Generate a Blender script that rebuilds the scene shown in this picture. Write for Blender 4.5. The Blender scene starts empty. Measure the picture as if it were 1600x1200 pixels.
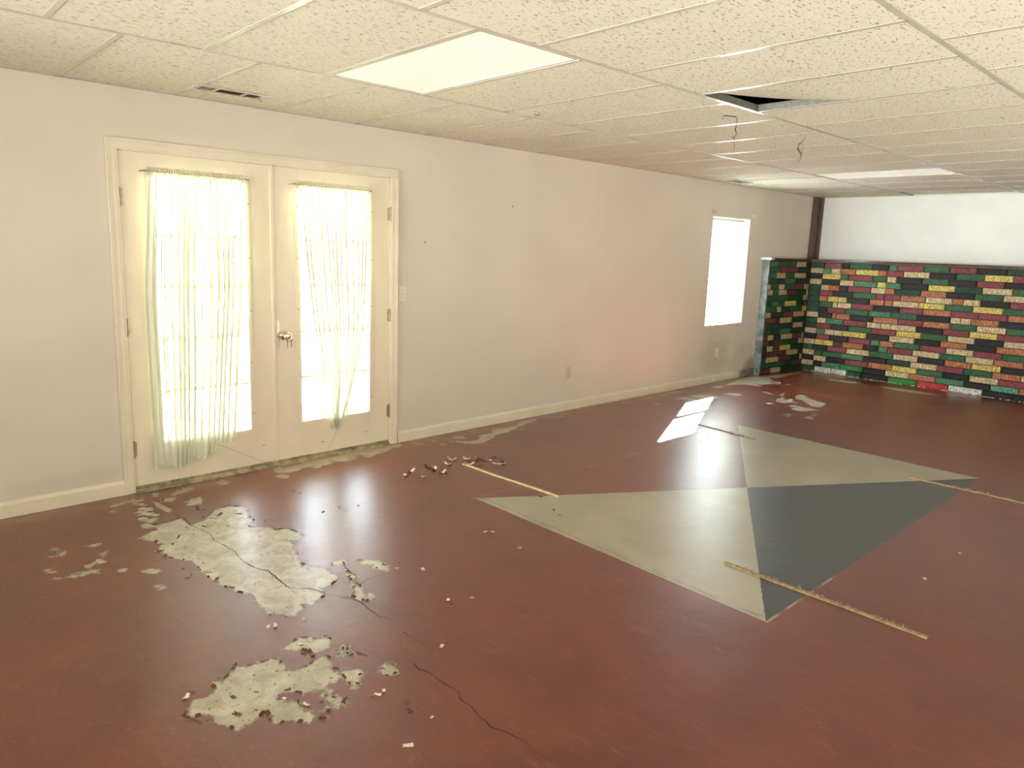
import bpy, bmesh, math, random
import numpy as np
from mathutils import Vector, Matrix, noise
random.seed(7)
R = math.radians
S = bpy.context.scene
COL = S.collection

# ------------------------------------------------------------------ camera, sky, sun, lamps, exposure
cam = bpy.data.cameras.new('camera')
cam.lens = 36 * 1115.04 / 1600
cam.sensor_width = 36
cam.shift_x = 0.01107
cam.shift_y = -0.01566
cam.clip_start = 0.05
camo = bpy.data.objects.new('camera', cam)
COL.objects.link(camo)
_r = Vector((0.67515259, 0.73698834, 0.03189304)); _u = Vector((-0.14487886, 0.09008263, 0.98534016)); _f = Vector((-0.7233112, 0.66987559, -0.16759355))
_m = Matrix((_r, _u, -_f)).transposed().to_4x4()
_m.translation = (4.57921, -1.82241, 1.56368)
camo.matrix_world = _m
S.camera = camo

S.view_settings.view_transform = 'Standard'
S.view_settings.look = 'None'
S.view_settings.gamma = 1
S.view_settings.use_curve_mapping = False
S.view_settings.exposure = 0.14
S.cycles.use_denoising = True
S.cycles.max_bounces = 10
S.cycles.diffuse_bounces = 5
S.cycles.transparent_max_bounces = 16
S.cycles.sample_clamp_indirect = 20
S.cycles.blur_glossy = 1.0

SKY = 12.5
world = bpy.data.worlds.new('world')
S.world = world
world.use_nodes = True
bg = world.node_tree.nodes['Background']
bg.inputs[0].default_value = (0.76, 0.89, 1.0, 1)
bg.inputs[1].default_value = SKY

sun = bpy.data.lights.new('sun', 'SUN')
sun.energy = 480
sun.angle = R(0.53)
sun.color = (1, 0.98, 0.94)
suno = bpy.data.objects.new('sun', sun)
COL.objects.link(suno)
suno.rotation_euler = Vector((1, -2.10, -1.40)).to_track_quat('-Z', 'Y').to_euler()
suno.location = (-10, 20, 15)


def area(name, loc, direction, sx, sy, power, color):
    l = bpy.data.lights.new(name, 'AREA')
    l.shape = 'RECTANGLE'; l.size = sx; l.size_y = sy
    l.energy = power; l.color = color
    o = bpy.data.objects.new(name, l)
    COL.objects.link(o)
    o.location = loc
    o.rotation_euler = Vector(direction).to_track_quat('-Z', 'Y').to_euler()
    return o


# unseen fill lamps added behind and beside the camera to brighten the room
area('back_fill', (3.6, -3.9, 1.2), (0, 1, 1.1), 4.6, 1.5, 155, (1.0, 0.96, 0.84))
side = area('side_fill', (6.3, 2.2, 1.0), (-1.0, 0.0, 0.62), 7.5, 1.0, 108, (1.0, 0.96, 0.84))
side.data.spread = R(110)
far = area('end_fill', (3.4, -3.9, 1.5), (0, 1, 0.08), 5.0, 1.4, 80, (1.0, 0.98, 0.92))
far.data.spread = R(50)
for nm, loc, sx, sy in (('door_portal', (-0.2, 0.32, 1.05), 1.75, 1.8), ('window_portal', (-0.2, 6.13, 1.35), 0.8, 1.24)):
    p = area(nm, loc, (1, 0, 0), sy, sx, 1, (1, 1, 1))
    p.rotation_euler = (R(90), 0, R(90))
    p.rotation_euler = Matrix(((0, 0, -1), (1, 0, 0), (0, -1, 0))).to_euler() if False else Vector((1, 0, 0)).to_track_quat('-Z', 'Y').to_euler()
    p.data.size = sx; p.data.size_y = sy
    p.data.cycles.is_portal = True

H = 2.3813

# ------------------------------------------------------------------ materials


class NT:
    def __init__(s, name):
        s.m = bpy.data.materials.new(name)
        s.m.use_nodes = True
        s.t = s.m.node_tree
        s.b = s.t.nodes['Principled BSDF']
        s.out = s.t.nodes['Material Output']

    def n(s, typ, **kw):
        x = s.t.nodes.new(typ)
        for k, v in kw.items():
            if k.startswith('i_'):
                key = k[2:]
                x.inputs[int(key) if key.isdigit() else key].default_value = v
            else:
                setattr(x, k, v)
        return x

    def l(s, a, b):
        s.t.links.new(a, b)

    def math(s, op, a, b=None, c=None, clamp=False):
        x = s.n('ShaderNodeMath', operation=op, use_clamp=clamp)
        for i, v in enumerate((a, b, c)):
            if v is None: continue
            if isinstance(v, (int, float)): x.inputs[i].default_value = v
            else: s.l(v, x.inputs[i])
        return x.outputs[0]

    def mix(s, f, a, b):
        x = s.n('ShaderNodeMix', data_type='RGBA')
        if isinstance(f, (int, float)): x.inputs[0].default_value = f
        else: s.l(f, x.inputs[0])
        for i, v in ((6, a), (7, b)):
            if isinstance(v, tuple): x.inputs[i].default_value = v + (1,) if len(v) == 3 else v
            else: s.l(v, x.inputs[i])
        return x.outputs[2]

    def noise(s, vec, scale, detail=3, rough=.55, dist=0.0):
        x = s.n('ShaderNodeTexNoise')
        x.inputs['Scale'].default_value = scale; x.inputs['Detail'].default_value = detail
        x.inputs['Roughness'].default_value = rough; x.inputs['Distortion'].default_value = dist
        if vec is not None: s.l(vec, x.inputs['Vector'])
        return x.outputs['Fac']

    def ramp(s, v, lo, hi):
        x = s.n('ShaderNodeMapRange', interpolation_type='SMOOTHSTEP')
        s.l(v, x.inputs['Value'])
        x.inputs['From Min'].default_value = lo; x.inputs['From Max'].default_value = hi
        return x.outputs[0]

    def bump(s, h, strength=.3, dist=.01):
        x = s.n('ShaderNodeBump')
        x.inputs['Strength'].default_value = strength; x.inputs['Distance'].default_value = dist
        s.l(h, x.inputs['Height'])
        s.l(x.outputs[0], s.b.inputs['Normal'])
        return x

    def pos(s, sx=1, sy=1, sz=1, kind='pos', rnd=False):
        if kind == 'pos': o = s.n('ShaderNodeNewGeometry').outputs['Position']
        else: o = s.n('ShaderNodeTexCoord').outputs['Object']
        mp = s.n('ShaderNodeMapping')
        s.l(o, mp.inputs[0])
        mp.inputs['Scale'].default_value = (sx, sy, sz)
        if rnd:
            oi = s.n('ShaderNodeObjectInfo')
            k = s.math('MULTIPLY', oi.outputs['Random'], 57.0)
            cx = s.n('ShaderNodeCombineXYZ')
            s.l(k, cx.inputs[0]); s.l(k, cx.inputs[1])
            s.l(cx.outputs[0], mp.inputs['Location'])
        return mp.outputs[0]


def mat(name, col, rough=.6, var=.06, scale=8, bump=0, bscale=60, metal=0, spec=.5):
    t = NT(name)
    p = t.pos()
    f = t.noise(p, scale, 4)
    dark = tuple(c * (1 - var) for c in col); lite = tuple(min(1, c * (1 + var)) for c in col)
    t.l(t.mix(t.ramp(f, .3, .7), dark, lite), t.b.inputs['Base Color'])
    t.b.inputs['Roughness'].default_value = rough
    t.b.inputs['Metallic'].default_value = metal
    t.b.inputs['Specular IOR Level'].default_value = spec
    if bump: t.bump(t.noise(p, bscale, 3), bump, .004)
    return t.m


def glass_mat(name, fac=.07, tint=(1, 1, 1)):
    t = NT(name)
    t.t.nodes.remove(t.b)
    tr = t.n('ShaderNodeBsdfTransparent'); tr.inputs[0].default_value = tint + (1,)
    gl = t.n('ShaderNodeBsdfGlossy'); gl.inputs['Roughness'].default_value = .02
    mx = t.n('ShaderNodeMixShader'); mx.inputs[0].default_value = fac
    t.l(tr.outputs[0], mx.inputs[1]); t.l(gl.outputs[0], mx.inputs[2]); t.l(mx.outputs[0], t.out.inputs[0])
    return t.m


def sheer_mat(name, opac, col, tl=.5):
    t = NT(name)
    t.t.nodes.remove(t.b)
    tr = t.n('ShaderNodeBsdfTransparent')
    df = t.n('ShaderNodeBsdfDiffuse'); df.inputs[0].default_value = col + (1,)
    ts = t.n('ShaderNodeBsdfTranslucent'); ts.inputs[0].default_value = col + (1,)
    m1 = t.n('ShaderNodeMixShader'); m1.inputs[0].default_value = tl
    t.l(df.outputs[0], m1.inputs[1]); t.l(ts.outputs[0], m1.inputs[2])
    m2 = t.n('ShaderNodeMixShader')
    # a woven net: denser when seen edge-on, as in the sides of the folds
    lw = t.n('ShaderNodeLayerWeight'); lw.inputs[0].default_value = .5
    wv = t.noise(t.pos(1, 1, .12), 90, 2)
    f = t.math('ADD', t.math('MULTIPLY', lw.outputs['Facing'], .45), opac)
    f = t.math('ADD', f, t.math('MULTIPLY', t.math('SUBTRACT', wv, .5), .25), clamp=True)
    t.l(f, m2.inputs[0])
    t.l(tr.outputs[0], m2.inputs[1]); t.l(m1.outputs[0], m2.inputs[2]); t.l(m2.outputs[0], t.out.inputs[0])
    return t.m


def wall_mat():
    t = NT('painted_drywall')
    p = t.pos()
    base = t.mix(t.ramp(t.noise(p, 1.3, 4), .35, .7), (.68, .635, .555), (.72, .675, .59))
    sx = t.n('ShaderNodeSeparateXYZ'); t.l(t.n('ShaderNodeNewGeometry').outputs['Position'], sx.inputs[0])

    def blob(y, z, ry, rz, amt, colr, inp):
        dy = t.math('DIVIDE', t.math('SUBTRACT', sx.outputs[1], y), ry)
        dz = t.math('DIVIDE', t.math('SUBTRACT', sx.outputs[2], z), rz)
        d = t.math('SQRT', t.math('ADD', t.math('MULTIPLY', dy, dy), t.math('MULTIPLY', dz, dz)))
        d = t.math('ADD', d, t.math('MULTIPLY', t.math('SUBTRACT', t.noise(p, 7, 4), .5), .9))
        m = t.math('MULTIPLY', t.math('SUBTRACT', 1.0, t.ramp(d, .35, 1.05)), amt)
        return t.mix(m, inp, colr)
    c = blob(6.0, .32, .42, .34, .38, (.42, .37, .29), base)      # damp stain under the window
    c = blob(6.86, .12, .20, .16, .75, (.22, .17, .10), c)
    c = blob(6.7, .25, .4, .3, .25, (.40, .34, .24), c)
    c = blob(-.9, .14, .5, .08, .15, (.45, .38, .28), c)
    t.l(c, t.b.inputs['Base Color'])
    t.b.inputs['Roughness'].default_value = .62
    t.bump(t.noise(p, 180, 3), .12, .002)
    return t.m


def trim_mat():
    t = NT('trim_gloss_paint')
    p = t.pos()
    c = t.mix(t.ramp(t.noise(p, 5, 5), .35, .75), (.76, .70, .56), (.82, .765, .63))
    c = t.mix(t.math('MULTIPLY', t.ramp(t.noise(t.pos(9, 9, 2), 6, 5, .7), .66, .72), .5), c, (.36, .30, .20))
    sx = t.n('ShaderNodeSeparateXYZ'); t.l(t.n('ShaderNodeNewGeometry').outputs['Position'], sx.inputs[0])
    # water-blackened end of the skirting by the block wall
    d = t.math('ADD', sx.outputs[1], t.math('MULTIPLY', t.noise(p, 9, 4), .55))
    dm = t.math('MULTIPLY', t.ramp(d, 6.75, 7.05), t.math('SUBTRACT', 1.0, t.ramp(sx.outputs[2], .3, .5)))
    c = t.mix(t.math('MULTIPLY', dm, .85), c, (.10, .07, .04))
    t.l(c, t.b.inputs['Base Color'])
    t.b.inputs['Roughness'].default_value = .38
    return t.m


def tile_mat():
    t = NT('fissured_ceiling_tile')
    p = t.pos(kind='obj', rnd=True)
    wob = t.n('ShaderNodeTexNoise'); t.l(p, wob.inputs['Vector']); wob.inputs['Scale'].default_value = 14
    va = t.n('ShaderNodeVectorMath', operation='SCALE'); va.inputs['Scale'].default_value = .035
    t.l(wob.outputs['Color'], va.inputs[0])
    vb = t.n('ShaderNodeVectorMath', operation='ADD'); t.l(p, vb.inputs[0]); t.l(va.outputs[0], vb.inputs[1])
    mp = t.n('ShaderNodeMapping'); t.l(vb.outputs[0], mp.inputs[0]); mp.inputs['Scale'].default_value = (1.0, .30, 1)
    f1 = t.noise(mp.outputs[0], 118, 1.5, .45)
    fis = t.ramp(f1, .615, .665)
    vo = t.n('ShaderNodeTexVoronoi'); t.l(p, vo.inputs['Vector']); vo.inputs['Scale'].default_value = 72
    holes = t.math('SUBTRACT', 1.0, t.ramp(vo.outputs['Distance'], .12, .20))
    gate = t.ramp(t.noise(p, 60, 1), .44, .5)
    holes = t.math('MULTIPLY', holes, gate)
    m = t.math('MAXIMUM', fis, holes)
    oi = t.n('ShaderNodeObjectInfo')
    tone = t.math('MULTIPLY', oi.outputs['Random'], .8)
    base = t.mix(t.math('ADD', t.math('MULTIPLY', t.noise(p, 3, 3), .4), t.math('MULTIPLY', tone, .4)), (.68, .64, .52), (.77, .73, .62))
    t.l(t.mix(t.math('MULTIPLY', m, .72), base, (.24, .19, .12)), t.b.inputs['Base Color'])  # shade inside the fissures and holes is put into the colour
    t.b.inputs['Roughness'].default_value = .9
    t.b.inputs['Specular IOR Level'].default_value = .15
    hgt = t.math('SUBTRACT', t.math('MULTIPLY', t.noise(p, 240, 2), .25), m)
    t.bump(hgt, .35, .003)
    return t.m


def floor_mat():
    t = NT('painted_concrete_floor')
    g = t.n('ShaderNodeNewGeometry').outputs['Position']
    p = t.pos()
    sx = t.n('ShaderNodeSeparateXYZ'); t.l(g, sx.inputs[0])
    X, Y = sx.outputs[0], sx.outputs[1]
    # --- painted rectangle cut into four triangles by its diagonals
    jx = t.math('MULTIPLY', t.math('SUBTRACT', t.noise(p, 30, 3), .5), .008)
    u = t.math('DIVIDE', t.math('ADD', t.math('SUBTRACT', X, 2.315), jx), .965)
    v = t.math('DIVIDE', t.math('ADD', t.math('SUBTRACT', Y, 2.595), jx), 1.603)
    au, av = t.math('ABSOLUTE', u), t.math('ABSOLUTE', v)
    inside = t.math('MULTIPLY', t.math('LESS_THAN', au, 1.0), t.math('LESS_THAN', av, 1.0))
    horiz = t.math('GREATER_THAN', au, av)       # left or right triangle
    right = t.math('GREATER_THAN', u, 0.0)
    is_blue = t.math('MULTIPLY', inside, t.math('MULTIPLY', horiz, right))
    is_grey = t.math('MULTIPLY', inside, t.math('SUBTRACT', 1.0, horiz))
    n1 = t.noise(p, 2.2, 5, .6, .6)
    n2 = t.noise(t.pos(1.6, 5, 1), 5, 6, .65, 1.2)    # brush / scuff haze
    red = t.mix(t.ramp(n1, .3, .72), (.110, .016, .007), (.155, .026, .013))
    red = t.mix(t.math('MULTIPLY', t.ramp(n2, .52, .78), .30), red, (.40, .13, .09))
    grey = t.mix(t.ramp(n1, .3, .7), (.30, .285, .205), (.37, .35, .26))
    grey = t.mix(t.math('MULTIPLY', t.ramp(n2, .55, .8), .25), grey, (.5, .48, .38))
    blue = t.mix(t.ramp(n2, .35, .75), (.010, .018, .028), (.028, .048, .064))
    col = t.mix(is_grey, red, grey)
    col = t.mix(is_blue, col, blue)
    # dusty scraped line where the masking tape ran, and dark scuffing along the near edge
    dl = t.math('ABSOLUTE', t.math('ADD', t.math('SUBTRACT', X, 1.345), t.math('MULTIPLY', jx, 1.5)))
    ln = t.math('MULTIPLY', t.math('LESS_THAN', dl, .006), t.math('MULTIPLY', t.math('GREATER_THAN', Y, .95), t.math('LESS_THAN', Y, 4.0)))
    ln = t.math('MULTIPLY', ln, t.ramp(t.noise(p, 13, 4), .30, .7))
    col = t.mix(t.math('MULTIPLY', ln, .38), col, (.5, .42, .3))
    dn = t.math('ABSOLUTE', t.math('SUBTRACT', Y, 1.025))
    ln2 = t.math('MULTIPLY', t.math('LESS_THAN', dn, .016), t.math('MULTIPLY', is_grey, t.ramp(t.noise(t.pos(1, 6, 1), 7, 4), .5, .56)))
    col = t.mix(t.math('MULTIPLY', ln2, .55), col, (.16, .13, .10))
    dr = t.math('ABSOLUTE', t.math('SUBTRACT', X, 3.283))
    ln3 = t.math('MULTIPLY', t.math('LESS_THAN', dr, .006), t.math('MULTIPLY', t.math('GREATER_THAN', Y, .99), t.math('LESS_THAN', Y, 1.7)))
    col = t.mix(t.math('MULTIPLY', ln3, t.ramp(t.noise(p, 10, 3), .35, .6)), col, (.36, .28, .16))
    # --- bare concrete where the paint has peeled off
    at = t.n('ShaderNodeAttribute', attribute_name='peel')
    rag = t.math('ADD', t.math('MULTIPLY', t.math('SUBTRACT', t.noise(p, 22, 7, .75), .5), .085), t.math('MULTIPLY', t.math('SUBTRACT', t.noise(p, 75, 4, .7), .5), .034))
    rag = t.math('MULTIPLY', rag, t.math('SUBTRACT', 1.0, t.math('MULTIPLY', t.ramp(Y, 2.5, 4.0), .6)))
    d = t.math('ADD', at.outputs['Fac'], rag)
    # paint islands left inside the big patches
    isl = t.math('MULTIPLY', t.ramp(t.noise(p, 30, 6, .75), .60, .62), .30)
    d = t.math('ADD', d, isl)
    peel = t.math('SUBTRACT', 1.0, t.ramp(d, -.0012, .0012))
    nc = t.noise(p, 9, 6, .65, .8)
    conc = t.mix(t.ramp(nc, .3, .7), (.30, .27, .195), (.52, .48, .37))
    conc = t.mix(t.math('MULTIPLY', t.ramp(t.noise(t.pos(1, 2.4, 1), 24, 5, .7, 1.5), .60, .68), .7), conc, (.72, .69, .58))
    col = t.mix(peel, col, conc)
    rim = t.math('MULTIPLY', t.ramp(d, -.012, -.002), peel)
    rim = t.math('MULTIPLY', rim, t.ramp(t.noise(p, 17, 2), .34, .46))
    col = t.mix(t.math('MULTIPLY', rim, .75), col, (.10, .05, .03))
    # faded, dirt-worn band along the wall and door
    wb = t.math('SUBTRACT', 1.0, t.ramp(t.math('ADD', X, t.math('MULTIPLY', t.math('SUBTRACT', t.noise(p, 6, 4), .5), .25)), .05, .24))
    wb = t.math('MULTIPLY', wb, t.ramp(t.noise(p, 3.1, 4), .35, .6))
    col = t.mix(t.math('MULTIPLY', wb, .45), col, (.34, .22, .13))
    # fine grit and specks
    vs = t.n('ShaderNodeTexVoronoi'); vs.inputs['Scale'].default_value = 9; t.l(p, vs.inputs['Vector'])
    sp = t.math('LESS_THAN', vs.outputs['Distance'], .020)
    col = t.mix(t.math('MULTIPLY', sp, .7), col, (.55, .42, .32))
    t.l(col, t.b.inputs['Base Color'])
    r = t.math('ADD', .30, t.math('MULTIPLY', n2, .20))
    r = t.math('ADD', r, t.math('MULTIPLY', peel, .12))
    t.l(r, t.b.inputs['Roughness'])
    t.b.inputs['IOR'].default_value = 1.42
    t.b.inputs['Coat Weight'].default_value = .75
    t.b.inputs['Coat Roughness'].default_value = .30
    t.b.inputs['Coat IOR'].default_value = 1.55
    # relief: the coat stands proud of the slab; brush strokes; blisters
    st = t.noise(t.pos(2.6, .8, 1), 17, 5, .65, 2.6)
    bl = t.noise(p, 5, 3)
    h = t.math('ADD', t.math('MULTIPLY', st, .30), t.math('MULTIPLY', bl, 1.2))
    h = t.math('ADD', h, t.math('MULTIPLY', t.noise(p, 120, 2), .12))
    h = t.math('SUBTRACT', h, t.math('MULTIPLY', peel, .5))
    bn = t.bump(h, .55, .004)
    bn2 = t.n('ShaderNodeBump'); bn2.inputs['Strength'].default_value = .5; bn2.inputs['Distance'].default_value = .004
    t.l(h, bn2.inputs['Height']); t.l(bn2.outputs[0], t.b.inputs['Coat Normal'])
    return t.m


def brick_mat(name, col, rough=.45, stri=1.0):
    t = NT(name)
    p = t.pos()
    n = t.noise(t.pos(1, 1, .28), 110, 3, .6, .5)
    m = t.ramp(n, .40, .66)
    c = t.mix(m, tuple(x * (1 - .62 * stri) for x in col), tuple(min(1, x * 1.12) for x in col))
    c = t.mix(t.math('MULTIPLY', t.ramp(t.noise(p, 16, 4), .62, .75), .35), c, tuple(x * .45 for x in col))
    t.l(c, t.b.inputs['Base Color'])
    t.b.inputs['Roughness'].default_value = rough
    t.b.inputs['Specular IOR Level'].default_value = .3
    t.bump(t.math('ADD', t.math('MULTIPLY', n, 1.0), t.noise(p, 40, 3)), .55, .004)
    return t.m


def grass_mat():
    t = NT('lawn_grass')
    p = t.pos()
    t.l(t.mix(t.ramp(t.noise(p, 3, 5), .3, .7), (.13, .20, .05), (.26, .34, .10)), t.b.inputs['Base Color'])
    t.b.inputs['Roughness'].default_value = .9
    return t.m


M = {}
M['wall'] = wall_mat()
M['wall_white'] = mat('white_upper_wall', (.74, .76, .73), .7, .03, 3)
M['trim'] = trim_mat()
M['door'] = mat('cream_door_paint', (.80, .725, .585), .42, .03, 4)
M['tile'] = tile_mat()
M['floor'] = floor_mat()
M['bar'] = mat('white_enamelled_steel', (.56, .52, .44), .22, .04, 10, spec=.8)
M['web'] = mat('dull_galvanised_web', (.13, .13, .115), .6, .2, 30)
M['void'] = mat('dark_ceiling_void', (.10, .09, .07), .9, .3, 5)
M['mortar'] = mat('dark_painted_mortar', (.06, .05, .035), .6, .3, 25, bump=.3)
M['ledge'] = mat('dark_brown_stained_wood', (.075, .035, .022), .2, .35, 12, spec=.25)
M['post'] = mat('brown_steel_post', (.085, .045, .028), .45, .25, 10)
M['block'] = mat('grey_blue_block_paint', (.15, .19, .19), .6, .45, 14, bump=.4, bscale=40)
M['galv'] = mat('galvanised_flashing', (.62, .64, .60), .38, .25, 20, metal=.5)
M['glass'] = glass_mat('clear_glass')
M['vinyl'] = mat('white_vinyl', (.86, .86, .82), .4, .03)
M['knob'] = mat('satin_nickel', (.66, .62, .48), .25, .1, 20, metal=.9)
M['brass'] = mat('aged_hinge_steel', (.42, .37, .25), .35, .25, 40, metal=.8)
M['key'] = mat('dark_key_brass', (.30, .25, .15), .4, .2, 60, metal=.8)
M['black'] = mat('blackened_metal', (.02, .018, .015), .5, .2)
M['plate'] = mat('ivory_plastic', (.80, .74, .60), .35, .02)
M['plate_grey'] = mat('pale_grey_plastic', (.60, .545, .45), .4, .02)
M['slot'] = mat('dark_slot', (.05, .04, .03), .6, .1)
M['strip_clean'] = mat('pale_pine_strip', (.78, .66, .36), .6, .15, 30)
M['strip_old'] = mat('weathered_tack_strip_wood', (.36, .255, .145), .7, .35, 35)
M['nail'] = mat('tack_nail_steel', (.20, .13, .08), .5, .3, metal=.5)
M['tuft'] = mat('torn_carpet_fibre', (.34, .27, .17), .9, .3, 60)
M['chip_red'] = mat('red_paint_chip', (.10, .028, .02), .45, .2, 40)
M['chip_pale'] = mat('pale_chip_underside', (.74, .66, .54), .6, .15, 40)
M['string'] = mat('dull_string', (.42, .34, .24), .8, .1)
M['sill'] = mat('worn_threshold', (.36, .31, .20), .45, .45, 16)
M['grass'] = grass_mat()
M['patio'] = mat('pale_patio_concrete', (.52, .50, .43), .85, .12, 3)
M['blocker_wood'] = mat('grey_blocker_timber', (.30, .25, .19), .8, .25, 6)
M['crack'] = mat('dark_crack', (.025, .012, .008), .9, .2)
M['sheer'] = sheer_mat('sheer_net_curtain', .80, (.86, .88, .76), .045)
M['sheer_dense'] = sheer_mat('gathered_sheer_heading', .66, (.80, .77, .68), .16)
M['louver'] = mat('vent_louver_enamel', (.30, .26, .18), .5, .1)


def slat_mat():
    t = NT('white_blind_slat')
    t.t.nodes.remove(t.b)
    df = t.n('ShaderNodeBsdfDiffuse'); df.inputs[0].default_value = (.78, .86, .92, 1)
    ts = t.n('ShaderNodeBsdfTranslucent'); ts.inputs[0].default_value = (.80, .85, .88, 1)
    m1 = t.n('ShaderNodeMixShader'); m1.inputs[0].default_value = .30
    t.l(df.outputs[0], m1.inputs[1]); t.l(ts.outputs[0], m1.inputs[2]); t.l(m1.outputs[0], t.out.inputs[0])
    return t.m


def lens_mat():
    t = NT('prismatic_acrylic_lens')
    p = t.pos()
    ck = t.n('ShaderNodeTexVoronoi'); ck.inputs['Scale'].default_value = 95; ck.inputs['Randomness'].default_value = 0
    t.l(p, ck.inputs['Vector'])
    t.l(t.mix(t.ramp(ck.outputs['Distance'], .1, .6), (.97, .96, .90), (.86, .85, .77)), t.b.inputs['Base Color'])
    t.b.inputs['Roughness'].default_value = .30
    t.b.inputs['Emission Color'].default_value = (1, .97, .86, 1)
    t.b.inputs['Emission Strength'].default_value = .22
    t.bump(ck.outputs['Distance'], .3, .003)
    return t.m


M['slat'] = slat_mat()
M['lens'] = lens_mat()
BR = {'M': (.22, .045, .055), 'G': (.028, .115, .045), 'g': (.065, .20, .10), 'B': (.010, .010, .010), 'Y': (.62, .50, .13),
      'C': (.58, .46, .27), 'O': (.42, .16, .075), 'D': (.012, .055, .030), 'W': (.66, .70, .64), 'L': (.02, .20, .03),
      'R': (.45, .04, .045), 't': (.10, .30, .20), 'b': (.10, .035, .035), 'm': (.15, .045, .045)}
for k, c in BR.items():
    M['brick_' + k] = brick_mat({'M': 'maroon', 'G': 'green', 'g': 'light_green', 'B': 'black', 'Y': 'yellow', 'C': 'cream', 'O': 'salmon', 'D': 'dark_green',
                                 'W': 'white', 'L': 'bright_green', 'R': 'bright_red', 't': 'teal', 'b': 'brown', 'm': 'dull_maroon'}[k] + '_painted_brick', c, .62)

# ------------------------------------------------------------------ mesh helpers


class MB:
    """collects shapes and links them as one mesh object"""
    def __init__(s):
        s.v = []; s.f = []; s.mi = []

    def add(s, vs, fs, mi=0):
        o = len(s.v)
        s.v += [tuple(v) for v in vs]
        s.f += [tuple(i + o for i in f) for f in fs]
        s.mi += [mi] * len(fs)
        return s

    def box(s, a, b, mi=0, bev=0.0):
        x0, y0, z0 = a; x1, y1, z1 = b
        if bev <= 0:
            s.add([(x0, y0, z0), (x1, y0, z0), (x1, y1, z0), (x0, y1, z0), (x0, y0, z1), (x1, y0, z1), (x1, y1, z1), (x0, y1, z1)],
                  [(0, 3, 2, 1), (4, 5, 6, 7), (0, 1, 5, 4), (1, 2, 6, 5), (2, 3, 7, 6), (3, 0, 4, 7)], mi)
        else:
            bm = bmesh.new()
            bmesh.ops.create_cube(bm, size=1)
            for v in bm.verts:
                v.co = Vector((x0 + (v.co.x + .5) * (x1 - x0), y0 + (v.co.y + .5) * (y1 - y0), z0 + (v.co.z + .5) * (z1 - z0)))
            bmesh.ops.bevel(bm, geom=bm.edges[:], offset=bev, segments=1, affect='EDGES')
            bm.verts.index_update()
            s.add([v.co[:] for v in bm.verts], [[v.index for v in f.verts] for f in bm.faces], mi)
            bm.free()
        return s

    def tube(s, pts, r, n=6, mi=0, cap=True):
        pts = [Vector(p) for p in pts]
        rs = r if isinstance(r, (list, tuple)) else [r] * len(pts)
        rings = []
        ref = Vector((0, 0, 1))
        o = len(s.v)
        for i, p in enumerate(pts):
            d = (pts[min(i + 1, len(pts) - 1)] - pts[max(i - 1, 0)]).normalized()
            a = ref if abs(d.dot(ref)) < .95 else Vector((1, 0, 0))
            e1 = d.cross(a).normalized(); e2 = d.cross(e1)
            for k in range(n):
                t = 2 * math.pi * k / n
                s.v.append(tuple(p + (e1 * math.cos(t) + e2 * math.sin(t)) * rs[i]))
        for i in range(len(pts) - 1):
            for k in range(n):
                s.f.append((o + i * n + k, o + i * n + (k + 1) % n, o + (i + 1) * n + (k + 1) % n, o + (i + 1) * n + k)); s.mi.append(mi)
        if cap:
            s.f.append(tuple(o + k for k in range(n))); s.mi.append(mi)
            s.f.append(tuple(o + (len(pts) - 1) * n + k for k in reversed(range(n)))); s.mi.append(mi)
        return s

    def lathe(s, prof, origin, axis, n=20, mi=0):
        """profile (distance along axis, radius)"""
        ax = Vector(axis).normalized()
        a = Vector((0, 0, 1)) if abs(ax.z) < .9 else Vector((1, 0, 0))
        e1 = ax.cross(a).normalized(); e2 = ax.cross(e1)
        o = len(s.v)
        for (t, r) in prof:
            for k in range(n):
                q = 2 * math.pi * k / n
                s.v.append(tuple(Vector(origin) + ax * t + (e1 * math.cos(q) + e2 * math.sin(q)) * max(r, 1e-4)))
        for i in range(len(prof) - 1):
            for k in range(n):
                s.f.append((o + i * n + k, o + i * n + (k + 1) % n, o + (i + 1) * n + (k + 1) % n, o + (i + 1) * n + k)); s.mi.append(mi)
        return s

    def mesh(s, name, mats, smooth=False):
        me = bpy.data.meshes.new(name)
        me.from_pydata(s.v, [], s.f)
        for m in (mats if isinstance(mats, (list, tuple)) else [mats]): me.materials.append(m)
        me.polygons.foreach_set('material_index', s.mi)
        if smooth: me.polygons.foreach_set('use_smooth', [True] * len(s.f))
        me.update()
        return me

    def build(s, name, mats, parent=None, loc=None, smooth=False):
        return link(name, s.mesh(name, mats, smooth), parent, loc)


def link(name, data, parent=None, loc=None):
    o = bpy.data.objects.new(name, data)
    COL.objects.link(o)
    if parent is not None:
        o.parent = parent
        if loc is None:      # geometry given in world coordinates: keep it there
            o.matrix_parent_inverse = Matrix.Translation(-Vector(parent.location)) if not parent.parent else Matrix.Translation(-Vector(parent['wloc']))
    if loc is not None: o.location = loc
    o['wloc'] = tuple(loc) if loc is not None else (0, 0, 0)
    return o


def tag(o, label=None, cat=None, group=None, kind=None):
    if label: o['label'] = label
    if cat: o['category'] = cat
    if group: o['group'] = group
    if kind: o['kind'] = kind
    return o


def thing(name, loc, label, cat, group=None):
    o = bpy.data.objects.new(name, None)
    COL.objects.link(o)
    o.location = loc
    o.empty_display_size = .05
    o['wloc'] = tuple(loc)
    return tag(o, label, cat, group)


def struct(name, mb, mats, parent=None, smooth=False):
    o = mb.build(name, mats, parent, None if parent else (0, 0, 0), smooth)
    if parent is None: o['kind'] = 'structure'
    return o

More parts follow.
